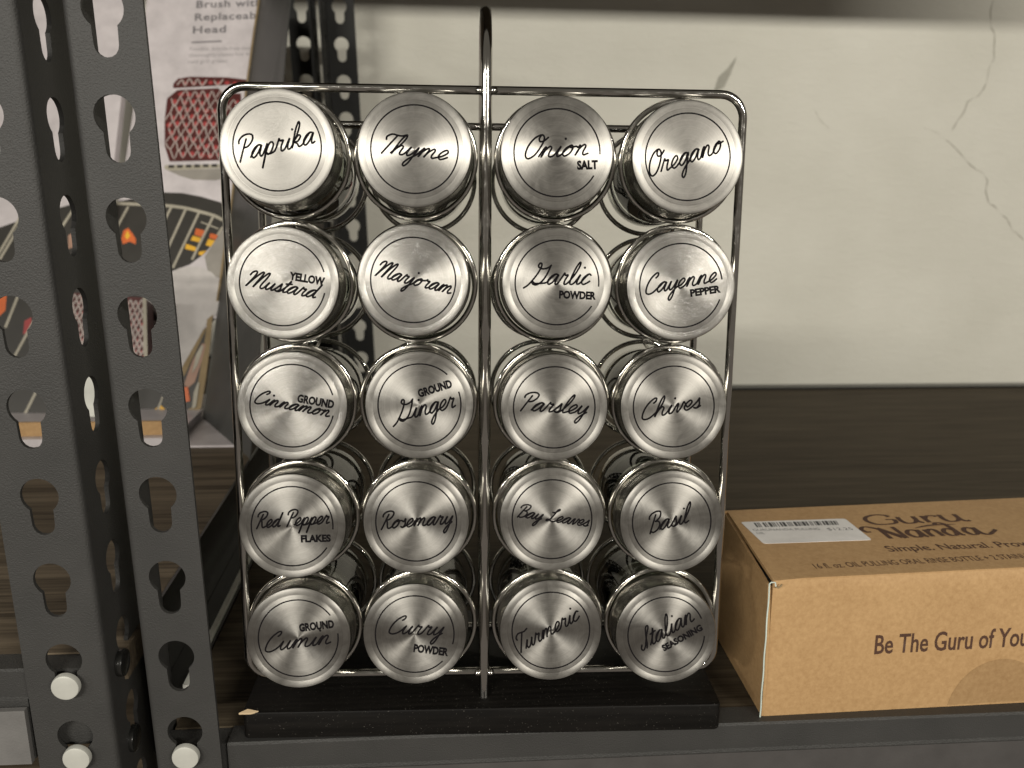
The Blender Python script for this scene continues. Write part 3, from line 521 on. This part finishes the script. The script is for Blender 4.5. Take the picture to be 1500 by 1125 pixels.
desc = {'Paprika': 'top left corner of the rack', 'Thyme': 'top row, just left of the handle rod', 'Onion': 'top row, just right of the handle rod', 'Oregano': 'top right corner of the rack',
 'Mustard': 'glare on its film, left column second row', 'Marjoram': 'below the Thyme jar', 'Garlic': 'below the Onion Salt jar', 'Cayenne': 'below the Oregano jar with red-brown powder',
 'Cinnamon': 'left column, middle row', 'Ginger': 'middle row left of the rod', 'Parsley': 'middle row right of the rod', 'Chives': 'right column, middle row',
 'Red Pepper': 'left column, fourth row', 'Rosemary': 'below the Ginger jar', 'Bay Leaves': 'below the Parsley jar', 'Basil': 'below the Chives jar',
 'Cumin': 'bottom left corner of the rack', 'Curry': 'bottom row left of the rod', 'Turmeric': 'bottom row right of the rod', 'Italian': 'bottom right corner of the rack'}
filmed = ('Mustard', 'Marjoram', 'Cinnamon', 'Cayenne')
for J in D['jars']:
    nm = J['n']; F, Bk = V3(J['F']), V3(J['B']); z = (F-Bk).normalized(); x = (FU-z*FU.dot(z)).normalized(); y = z.cross(x)
    full = nm if 't' not in J else ((J['t'][0].title()+' '+nm) if J['t'][0] in ('GROUND', 'YELLOW') else nm+' '+J['t'][0].title())
    jar = thing('spice_jar', 'glass spice jar, steel lid lettered '+full+', '+desc[nm], 'spice jar', 'lidded jars in the spice rack')
    jar.matrix_world = Matrix(((x.x, y.x, z.x, F.x*S), (x.y, y.y, z.y, F.y*S), (x.z, y.z, z.z, F.z*S), (0, 0, 0, 1)))
    lid = link('lid', lid_me2 if nm in filmed else lid_me, None, jar)
    link('glass_jar', glass_me, None, jar)
    script_mesh(nm, J['s'], J['e'], J['c'], .03, .38 if nm != 'Bay Leaves' else .34).build('script_lettering', ink, lid)
    gap = None
    if 't' in J:
        tx, s_, e_, cap = J['t']; s_, e_ = V3((*s_, .05)), V3((*e_, .05)); uu = (e_-s_); L = uu.length; uu.normalize()
        font_obj('block_lettering', tx, s_, uu, V3((-uu.y, uu.x, 0)), L, cap, ink, lid, bold=.055)
        mid = e_+V3((-uu.y, uu.x, 0))*cap/2; am = math.atan2(mid.y, mid.x); gap = (am-.18-cap/17.7/2, am+.14+cap/17.7/2)
    R0 = 17.68; n = 96; pts = []
    if gap: a0, a1 = gap[1], gap[0]+2*math.pi
    else: a0, a1 = 0, 2*math.pi
    pts = [V3((R0*math.cos(a0+(a1-a0)*k/n), R0*math.sin(a0+(a1-a0)*k/n), .02)) for k in range(n+(1 if gap else 0))]
    B().tube(pts, .30, 6, closed=gap is None, squash=V3((0, 0, 1))).build('printed_circle', ink, lid)
    # contents lying in the bottle
    if nm in ('Cayenne', 'Turmeric', 'Italian', 'Paprika', 'Oregano'):
        lev = {'Cayenne': .25, 'Turmeric': -.35, 'Italian': -.1, 'Basil': -.55, 'Red Pepper': -.75, 'Curry': -.6, 'Cumin': -.55, 'Oregano': -.15, 'Paprika': -.3}[nm]*20.2
        Rr = 20.2; a0 = math.asin(max(-1, min(1, lev/Rr))); vs = []; m_ = 22
        zl = [-75.2, -70, -64, -58, -52, -46, -40, -34, -27]
        for zi in zl:
            for k in range(m_+1):
                a = math.pi-a0+(2*a0+math.pi)*k/m_; vs.append((Rr*math.cos(a), Rr*math.sin(a), zi))
            for k in range(1, 8):
                t = k/8; xx = Rr*math.cos(a0)*(1-2*t); vs.append((xx, lev+random.uniform(-.8, .8), zi))
        N_ = m_+8; fs = [tuple(range(N_-1, -1, -1)), tuple(range(N_*(len(zl)-1), N_*len(zl)))]
        for i in range(len(zl)-1):
            for k in range(N_): fs.append((i*N_+k, i*N_+(k+1) % N_, (i+1)*N_+(k+1) % N_, (i+1)*N_+k))
        B().add(vs, fs).build('spice', spice_m if nm in ('Cayenne', 'Paprika') else herb_m, jar)

# ------------------------------------------------------------------ brown carton at right
X = D['box']; cb_ = thing('cardboard_box', 'brown kraft cardboard box printed Be The Guru of Your, right of the rack', 'box')
TFL, TFR, TBL, TBR, BFL, BFR = [V3(X[k]) for k in ('TFL', 'TFR', 'TBL', 'TBR', 'BFL', 'BFR')]
ext = lambda a, b_, L: a+(b_-a).normalized()*L
LEN = 262
TFR, BFR, TBR = ext(TFL, TFR, LEN), ext(BFL, BFR, LEN), ext(TBL, TBR, LEN+22)
BBL = V3((TBL.x-1, TBL.y+1, .4)); BBR = V3((TBR.x, TBR.y, .4)); BFL.z = .4; BFR.z = .4
t = 1.6
bU, bV, bW, bN = V3(X['U']), V3(X['V']), V3(X['Wd']), V3(X['N'])
def panel(c4, inward, name, mat=kraft, th=t):
    return B().hexa([*c4, *[p+V3(inward)*th for p in c4]]).build(name, mat, cb_)
# front panel with a softly rounded top fold
def strip_front():
    rows = 22; colsn = 14; vs = []; fs = []
    for j in range(rows+1):
        tt = j/rows
        for i in range(colsn+1):
            s_ = i/colsn; p = (BFL*(1-s_)+BFR*s_)*(1-tt)+(TFL*(1-s_)+TFR*s_)*tt
            bul = .8*math.sin(math.pi*tt)*math.sin(math.pi*min(1, s_*1.0))
            p = p+bN*bul; 
            if j >= rows-1 and i > 0: p = p-bN*(.5 if j == rows-1 else 1.6)-V3((0, 0, 0 if j < rows else .0))
            vs.append(p)
    n0 = len(vs)
    for j in (0,):
        for i in range(colsn+1): pass
    for j in range(rows):
        for i in range(colsn): a = j*(colsn+1)+i; fs.append((a, a+1, a+colsn+2, a+colsn+1))
    # give it thickness
    m_ = len(vs); vs2 = [v-bN*1.4 for v in vs]; fs2 = [tuple(m_+k for k in reversed(f)) for f in fs]
    edge = []
    for j in range(rows): a = j*(colsn+1); edge.append((a, a+colsn+1, m_+a+colsn+1, m_+a)); a2 = a+colsn; edge.append((a2, m_+a2, m_+a2+colsn+1, a2+colsn+1))
    for i in range(colsn): a = rows*(colsn+1)+i; edge.append((a, a+1, m_+a+1, m_+a)); a = i; edge.append((a, m_+a, m_+a+1, a+1))
    o = B().add(vs+vs2, fs+fs2+edge).build('front_panel', kraft, cb_, smooth=50); return o
strip_front()
Zd = V3((0, 0, -1))
panel([TFL-bN*1.3+bU*.3, TFR-bN*1.3, TBR, TBL+bU*1.5], Zd, 'top_panel')
# left end: tuck flap slightly proud and painted shadow gap behind a torn light edge
lN = V3((-1, .05, 0)).normalized()
lf = [BFL+V3((1.2, 2.2, 0)), BBL+V3((0, 0, 0)), TBL+V3((0, 0, -1.0)), TFL+V3((-1.2, 3.0, -2.2))]
cl = [BFL+V3((-1.0, .2, 0)), BBL, TBL+V3((0, 0, -1.0)), TFL+V3((-2.2, .6, -2.6))]
# gridded end panel bulging outward a little
vs = []; fs = []; nn = 10
for j in range(nn+1):
    for i in range(nn+1):
        s_, t_ = i/nn, j/nn; p = (cl[0]*(1-s_)+cl[1]*s_)*(1-t_)+(cl[3]*(1-s_)+cl[2]*s_)*t_
        p = p+lN*(1.6*math.sin(math.pi*s_)*math.sin(math.pi*t_)) + V3((0, -1.4*math.sin(math.pi*t_)*(1-s_)**6, 0)); vs.append(p)
for j in range(nn):
    for i in range(nn): a = j*(nn+1)+i; fs.append((a, a+1, a+nn+2, a+nn+1))
m_ = len(vs); vs2 = [v-lN*1.4 for v in vs]; fs2 = [tuple(m_+k for k in reversed(f)) for f in fs]; ed = []
for i in range(nn):
    ed += [(i*(nn+1), (i+1)*(nn+1), m_+(i+1)*(nn+1), m_+i*(nn+1)), (i, m_+i, m_+i+1, i+1), (nn*(nn+1)+i, nn*(nn+1)+i+1, m_+nn*(nn+1)+i+1, m_+nn*(nn+1)+i)]
B().add(vs+vs2, fs+fs2+ed).build('end_panel', kraft, cb_, smooth=50)
B().hexa([BFL+V3((1.8, 1.5, 0)), BFL+V3((3.0, 1.5, 0)), BFL+V3((3, 40, 0)), BFL+V3((1.8, 40, 0)), TFL+V3((.5, 1.6, -3.4)), TFL+V3((2.2, 1.6, -3.4)), TFL+V3((2, 40, -4)), TFL+V3((.8, 40, -4))]).build('corner_gap_shade', g_dark, cb_)  # near-black piece, shade of the corner gap put into its colour
# torn pale ply running down the front corner
pts = []
for k in range(25):
    tt = k/24; p = BFL*(1-tt)+TFL*tt+V3((-1.9-.5*math.sin(3*tt)+.12*math.sin(23*tt), -.6-1.2*math.sin(math.pi*tt), -1.2*tt)); pts.append(p)
pts += [TFL+V3((-1.0, -.2, -.6)), TFL+V3((.6, -.8, -.4)), TFL+V3((.9, -1.2, -2.2))]
B().tube(pts, .36, 6).build('torn_edge', teal, cb_)
B().tube([TFL+V3((1.0, -.9, -2.6)), TFL+V3((2.2, -1.2, -2.9)), TFL+V3((3.4, -1.3, -1.8)), TFL+V3((3.5, -1.2, -1.2))], .42, 6).build('torn_curl', kraft_edge, cb_)
panel([BBL, BBR, TBR, TBL], bN, 'back_panel'); panel([BFL+V3((2, 3, .2)), BFR, BBR, BBL+V3((2, 0, .2))], -Zd, 'bottom_panel')
panel([BFR, BBR, TBR, TFR-V3((0, 0, .5))], (-1, 0, 0), 'end_panel')
top = lambda p, h=.12: TFL+bU*p[0]+bV*p[1]+V3((0, 0, h))
def top_text(name, text, k3, mat=brown_ink, bold=0, space=1, h=.12, extra=1.0, parent=cb_):
    s_, e_ = V3((*k3[0], 0)), V3((*k3[1], 0)); uu = (e_-s_); L = uu.length*extra; uu.normalize(); vv = V3((-uu.y, uu.x, 0))
    cap = abs((V3((*k3[2], 0))-s_).dot(vv)) if len(k3) > 2 else 3.0
    return font_obj(name, text, top(s_, h), bU*uu.x+bV*uu.y, bU*vv.x+bV*vv.y, L, cap, mat, parent, bold, space)
# logo words drawn as thick brush strokes
def logo(word_st, k3, name, wid):
    s_, e_ = V3((*k3[0], 0)), V3((*k3[1], 0)); uu = (e_-s_); L = uu.length; uu.normalize(); vv = V3((-uu.y, uu.x, 0)); cap = abs((V3((*k3[2], 0))-s_).dot(vv))
    xs = [p[0] for q in word_st for p in q]; x0, x1 = min(xs), max(xs); b = B(); lay = .10
    for q in word_st:
        pc = cr(q, 7); pp = [((p[0]-x0)/(x1-x0)*L, p[1]*cap) for p in pc]; wd = []
        for i, p in enumerate(pp):
            a_, b__ = pp[max(i-1, 0)], pp[min(i+1, len(pp)-1)]; dx, dy = b__[0]-a_[0], b__[1]-a_[1]; l_ = math.hypot(dx, dy) or 1
            wd.append(wid*(.75+1.0*abs(dy)/l_))
        vs, fs = ribbon([(s_.x+uu.x*p[0]+vv.x*p[1], s_.y+uu.y*p[0]+vv.y*p[1]) for p in pp], wd, TFL, bU, bV, (0, 0, 1), lay); b.add(vs, fs); lay += .015
    b.build(name, brown_ink, cb_)
logo([[(1.35,.80),(1.25,1.0),(.75,1.08),(.2,.85),(.02,.45),(.3,.05),(.9,.0),(1.35,.15),(1.42,.5)],[(1.0,.5),(1.45,.5)],
      [(1.75,.75),(1.7,.3),(1.85,.02),(2.25,.05),(2.5,.35),(2.55,.75)],[(2.55,.75),(2.5,.2),(2.7,.0)],
      [(3.0,.75),(2.98,.0)],[(3.0,.4),(3.25,.7),(3.6,.72),(3.7,.6)],
      [(3.95,.8),(3.9,.3),(4.05,.02),(4.45,.05),(4.7,.35),(4.75,.8)],[(4.75,.8),(4.72,.2),(4.9,-.02),(5.1,.05)]], X['guru'], 'logo_lettering', 1.5)
logo([[(.25,.62),(.05,.62),(-.05,.85),(.2,1.05),(.6,.9),(.95,.5),(1.3,.05)],[(.75,.0),(.75,.85)],[(.72,.9),(1.1,.45),(1.45,.0)],[(1.48,.0),(1.45,.95)],
      [(2.3,.55),(2.0,.62),(1.75,.35),(1.9,.05),(2.2,.1),(2.35,.6)],[(2.36,.62),(2.38,.15),(2.5,.02)],
      [(2.7,.6),(2.7,.02)],[(2.7,.4),(2.95,.6),(3.15,.5),(3.18,.02)],
      [(3.95,.5),(3.7,.6),(3.45,.35),(3.55,.05),(3.85,.08),(4.02,.5),(3.95,1.0),(3.65,1.12),(3.5,.95)],[(4.02,.5),(4.05,.1),(4.2,.02)],
      [(4.95,.5),(4.65,.6),(4.42,.35),(4.52,.05),(4.82,.08),(5.0,.55)],[(5.0,.6),(5.02,.15),(5.25,-.02),(5.6,.15),(5.9,.35)]], X['nanda'], 'logo_lettering', 1.5)
sw = X['swash']; vs, fs = ribbon(cr([sw[0], sw[1], sw[2]], 8), [.3+1.2*math.sin(math.pi*k/16) for k in range(17)], TFL, bU, bV, (0, 0, 1), .32); B().add(vs, fs).build('logo_swash', brown_ink, cb_)
top_text('lettering', 'Simple. Natural. Proven.', X['simple'], bold=.012, extra=1.18)
top_text('lettering', '16 fl. oz. OIL PULLING ORAL RINSE BOTTLE + 2 STAINLESS', X['fl'], extra=1.085, bold=.004)
be = X['be']; s_, e_ = V3((*be[0], 0)), V3((*be[1], 0)); uu = (e_-s_); L = uu.length; uu.normalize(); vv = V3((-uu.y, uu.x, 0))
def face_map(o, d):
    for v in o.data.vertices:
        p = v.co/S-TFL; x_, y_ = p.dot(bU), p.dot(bW); s_ = x_/LEN; hh = (TFL-BFL).length; tt = 1+y_/hh
        q = (BFL*(1-s_)+BFR*s_)*(1-tt)+(TFL*(1-s_)+TFR*s_)*tt
        v.co = (q+bN*(.8*math.sin(math.pi*tt)*math.sin(math.pi*s_)+d))*S
face_map(font_obj('lettering', 'Be The Guru of Your', TFL+bU*s_.x+bW*s_.y, bU*uu.x+bW*uu.y, bU*vv.x+bW*vv.y, L*1.03, abs((V3((*be[2], 0))-s_).dot(vv)), brown_ink, cb_, .015), .12)
# faint round mark low on the front
cc = V3((*X['circ'][0], 0)); ct = V3((*X['circ'][1], 0)); rad = (ct.x-cc.x)*.98
stain = mk_kraft('kraft_stain', .80)
pl = [(cc.x+rad+rad*math.cos(a), max(-74, cc.y-2+(ct.y-cc.y)*math.sin(a))) for a in [math.pi*k/40 for k in range(41)]]
vs = []; fs = []; nr = 12
for j in range(nr+1):
    for p in pl: c_ = (cc.x+rad, -73.5); vs.append(TFL+bU*(c_[0]+(p[0]-c_[0])*j/nr)+bW*(c_[1]+(p[1]-c_[1])*j/nr))
m_ = len(pl)
for j in range(nr):
    for i in range(m_-1): fs.append((j*m_+i, j*m_+i+1, (j+1)*m_+i+1, (j+1)*m_+i))
face_map(B().add(vs, fs).build('round_mark', stain, cb_), .09)
# price sticker
sq = X['sticker']; stc = [V3((*p, 0)) for p in sq]
def rounded(c4, rad, k=5):
    out = []
    for i in range(4):
        p, a, b_ = c4[i], (c4[i-1]-c4[i]).normalized(), (c4[(i+1) % 4]-c4[i]).normalized()
        P0, P1 = p+a*rad, p+b_*rad
        for j in range(k+1): t_ = j/k; out.append((P0*(1-t_)**2+p*2*t_*(1-t_)+P1*t_**2))
    return out
rp = rounded(stc, 1.8); B().prism([(p.x, p.y) for p in rp], TFL, bU, bV, (0, 0, 1), .05, .2).build('price_sticker', sticker_m, cb_); st_o = bpy.context.scene.objects.get('price_sticker')
q = [V3((*p, 0)) for p in X['bar']]; b = B(); xx = 0
pat = [2,1,1,1,1,3,2,1,1,2,3,1,1,1,1,2,1,2,2,1,3,2,1,1,1,1,1,2,3,1,2,1,1,1,3,1,2,2,1,1,1,2,1,1,3,1,1,2,2,1,3,1,1,1,2,1,2,1,1,2]
tot = sum(pat)
for i, wq in enumerate(pat):
    if i % 2 == 0:
        a0, a1 = xx/tot, (xx+wq)/tot; tp = lambda s0, a, b_: a*(1-s0)+b_*s0
        p4 = [tp(a0, q[3], q[2]), tp(a1, q[3], q[2]), tp(a1, q[0], q[1]), tp(a0, q[0], q[1])]
        b.add([TFL+bU*p.x+bV*p.y+V3((0, 0, .26)) for p in p4], [(0, 1, 2, 3)])
    xx += wq
b.build('barcode', sticker_ink, st_o)
top_text('sticker_lettering', 'GURUNANDA PULLING', X['t1'][:2]+[(X['t1'][0][0], X['t1'][0][1]+2.6)], grey_ink, h=.26, parent=st_o)
top_text('sticker_lettering', 'OIL', X['t2']+[(X['t2'][0][0], X['t2'][0][1]+2.4)], grey_ink, h=.26, parent=st_o)
top_text('sticker_lettering', '$12.25', X['t3']+[(X['t3'][0][0], X['t3'][0][1]+3.2)], grey_ink, h=.26, parent=st_o)

# ------------------------------------------------------------------ display carton with the brush print (left unit)
C_ = D['carton']; K0, KU, KV, KN = V3(C_['B']), V3(C_['U']), V3(C_['V']), V3(C_['N'])
if KN.y > 0: KN = -KN
pr = D['pr']
carton = thing('display_carton', 'white printed grill brush carton with torn corner, leaning behind the posts', 'carton')
B().prism(pr['outline'], K0, KU, KV, KN, -4, 0).build('front_panel', card, carton)
def decal(poly, name, mat, lay, par=carton, K=K0): B().prism(poly, K, KU, KV, KN, lay-.05, lay).build(name, mat, par)
def line(seg, wd, name, mat, lay, par=carton, K=K0):
    vs, fs = ribbon(seg, [wd]*len(seg), K, KU, KV, KN, lay); B().add(vs, fs).build(name, mat, par)
def ctext(i, text, extra=1.0, cap=None, bold=.02, mat=grey_ink):
    s_, e_ = [V3((*p, 0)) for p in pr['text'][i]]; uu = (e_-s_); L = uu.length*extra; uu.normalize(); vv = V3((-uu.y, uu.x, 0))
    font_obj('lettering', text, K0+KU*s_.x+KV*s_.y+KN*.2, KU*uu.x+KV*uu.y, KU*vv.x+KV*vv.y, L, cap, mat, carton, bold, 1.08)
c0 = (V3((*pr['caps'][0][1], 0))-V3((*pr['caps'][0][0], 0))).length; c1 = (V3((*pr['caps'][1][1], 0))-V3((*pr['caps'][1][0], 0))).length
faint = plain('faint_ink', (.30, .28, .285), .6)
ctext(0, 'Brush with', 1.05, c0); ctext(1, 'Replaceable', 1.14, c0*.98); ctext(2, 'Head', 1, c0*.98)
line(pr['text'][3], 1.5, 'rule', grey_ink, .2)
ctext(4, 'Flexible, bristle-free design', 1.04, c1, .0, faint); ctext(5, 'thoroughly cleans hot and', 1.03, c1, 0, faint); ctext(6, 'cold grill grates', 1, c1, 0, faint)
decal(pr['grill'], 'printed_grill', g_dark, .15)
line(cr(pr['rim'], 5), 3.0, 'printed_rim', g_line, .3)
for i, bseg in enumerate(pr['bars']): line(bseg, 2.2 if i < 6 else 1.2, 'printed_bar', g_line, .34+.01*i)
for i, fp in enumerate(pr['food']): decal(fp, 'printed_food', [g_or, g_yel, g_yel, g_or, g_yel, g_yel][i], .28)
decal(pr['food2'][0], 'printed_food', g_or, .28); decal(pr['food2'][1], 'printed_food', g_yel, .33)
decal(pr['oval'], 'printed_plate', g_white, .5); decal(pr['oval2'], 'printed_plate', g_grey, .45)
for i, (k_, m_) in enumerate((('torn0', g_dark), ('torn', kraft_edge), ('torn2', g_pink), ('torn3', g_or), ('torn4', g_line))):
    for j, q_ in enumerate(pr[k_]): decal(q_, 'torn_layer', m_, .6+.25*i+.05*j)
for i, (q_, m_) in enumerate(zip(pr['low'], (g_dark, g_yel, g_line))): decal(q_, 'printed_food', m_, .62+.1*i)
# printed brush head: red pad under a chain-mail mesh
decal(pr['padtop'], 'printed_brush', g_deep, .12); decal(pr['pad'], 'printed_brush', g_deep, .2); decal(pr['padbar'], 'printed_bar_edge', g_line, .3)
pa, pb = V3((*pr['padbar'][4], 0)), V3((*pr['padbar'][2], 0)); b = B()
for k in range(9):
    c_ = pa.lerp(pb, (k+.75)/9)+V3((0, 2.2, 0)); b.add([K0+KU*(c_.x+a)+KV*(c_.y+d)+KN*.36 for a, d in ((-2.6, -1.6), (2.6, -1.6), (2.6, 1.4), (-2.6, 1.4))], [(0, 1, 2, 3)])
b.build('printed_slot', g_dark, carton); decal(pr['handle'], 'printed_brush', g_grey, .22)
xs = [p[0] for p in pr['pad']]; ys = [p[1] for p in pr['pad']]; x0, x1, y0, y1 = min(xs), max(xs), min(ys), max(ys)
def inside(pt, poly):
    c = False; n = len(poly)
    for i in range(n):
        (xa, ya), (xb, yb) = poly[i], poly[(i+1) % n]
        if (ya > pt[1]) != (yb > pt[1]) and pt[0] < (xb-xa)*(pt[1]-ya)/(yb-ya)+xa: c = not c
    return c
def chain(poly, K, nm, par, nx, ny, wd, lay, jit=.35):
    xs = [p[0] for p in poly]; ys = [p[1] for p in poly]; x0, x1, y0, y1 = min(xs), max(xs), min(ys), max(ys); dx, dy = (x1-x0)/nx, (y1-y0)/ny
    bw = B(); bd = B(); ln = 0
    for j in range(ny+1):
        seg = []
        for i in range(2*nx+1):
            x = x0+dx*i/2+random.uniform(-jit, jit)*dx*.25; y = y0+dy*(j+(.5 if (i+j) % 2 else -.5)*1.05)+random.uniform(-jit, jit)*dy*.45
            if inside((x, y), poly): seg.append((x, y))
            else:
                if len(seg) > 1: vs, fs = ribbon(cr(seg, 3), [wd]*((len(seg)-1)*3+1), K, KU, KV, KN, lay+.004*ln); bw.add(vs, fs); ln += 1
                seg = []
            if (i+j) % 2 and inside((x-dx*.4, y+dy*.42), poly) and inside((x+dx*.4, y+dy*.42), poly) and inside((x, y+dy*.95), poly) and random.random() < .75:
                c = (x, y+dy*.42); bd.add([K+KU*(c[0]+a)+KV*(c[1]+b_)+KN*(lay-.12) for a, b_ in ((-dx*.36, 0), (0, -dy*.4), (dx*.36, 0), (0, dy*.36))], [(0, 1, 2, 3)])
        if len(seg) > 1: vs, fs = ribbon(cr(seg, 3), [wd]*((len(seg)-1)*3+1), K, KU, KV, KN, lay+.004*ln); bw.add(vs, fs); ln += 1
    if bd.v: bd.build('mesh_gap', g_red, par)
    o = bw.build(nm, g_wire, par)
chain(pr['pad'], K0, 'printed_mesh', carton, 9, 10, 1.1, .4); chain(pr['padtop'], K0, 'printed_mesh', carton, 9, 2, 1.3, .4)
# dark side flap
fq = [V3(p) for p in D['flap']]; nf = (fq[1]-fq[0]).cross(fq[3]-fq[0]).normalized(); fq = [V3(p) for p in fq]
if nf.y > 0: nf = -nf
B().hexa([fq[0], fq[3], fq[2], fq[1], fq[0]-nf*.8, fq[3]-nf*.8, fq[2]-nf*.8, fq[1]-nf*.8]).build('side_flap', dark_card, carton)
e0 = fq[0]*.0
B().tube([fq[0]*(1-k/20)+fq[1]*(k/20)+V3((-.8+random.uniform(-.3, .3), -.9, 0)) for k in range(5, 21)], 1.1, 6).build('flap_edge', kraft_edge, carton)
# kraft tray and pale liner under the cartons
tr = thing('carton_tray', 'brown cardboard tray lip seen low between the posts', 'tray')
ta, tb = V3(D['tray']['a']), V3(D['tray']['b']); 
B().hexa([(ta.x-200, 316, 50.8), (tb.x, 316, 50.8), (tb.x, 318.5, 50.8), (ta.x-200, 318.5, 50.8), (ta.x-200, 316, 62), (tb.x, 316, 62), (tb.x, 318.5, 62), (ta.x-200, 318.5, 62)]).build('tray_lip', kraft, tr)
B().box(ta.x-200, -232, 309.5, 440, 42.2, 50.5).build('tray_floor', card, tr)
B().hexa([(-231.8, 309.5, 42.2), (-185.5, 309.5, 42.2), (-225, 412, 42.2), (-231.8, 412, 42.2), (-231.8, 309.5, 43.9), (-185.5, 309.5, 43.9), (-225, 412, 43.9), (-231.8, 412, 43.9)]).build('tray_corner', card, tr)
# second carton, nearer
K2 = K0+KN*14
pk = thing('brush_package', 'second grill brush package glimpsed through the keyholes of the left post', 'package')
p2 = D['p2']; B().prism(p2['outline'], K2, KU, KV, KN, -9, 0).build('front_panel', card, pk)
decal(p2['grill'], 'printed_grill', g_dark, .12, pk, K2)
for i, s in enumerate(p2['bars']): line(s, 2.4, 'printed_bar', g_line, .3+.01*i, pk, K2)
for i, s in enumerate(p2['food']): decal(s, 'printed_food', [g_or, g_red, g_pink][i], .2, pk, K2)
# spare chain-mail brush head hanging in front of it
K3 = K0+KN*34
hd = thing('scrubber_pad', 'red scrubber pad under silver chain mesh, seen through two keyholes', 'scrubber')
p3 = D['p3']['rect']; B().prism(p3, K3, KU, KV, KN, -18, 0).build('scrub_pad', g_deep, hd)
chain(p3, K3, 'chain_mesh', hd, 16, 13, 1.3, .5)
pe = [p3[1], p3[2]]; line(pe, 3.2, 'steel_edge', g_line, .8, hd, K3)
pc_ = [(p3[3][0]+x_, p3[3][1]+y_) for x_, y_ in ((12, -12), (30, -12), (30, -46), (12, -46))]
B().prism(pc_, K3, KU, KV, KN, -6, -3).build('steel_clip', pin_m, hd)
print('objects', len(bpy.data.objects))
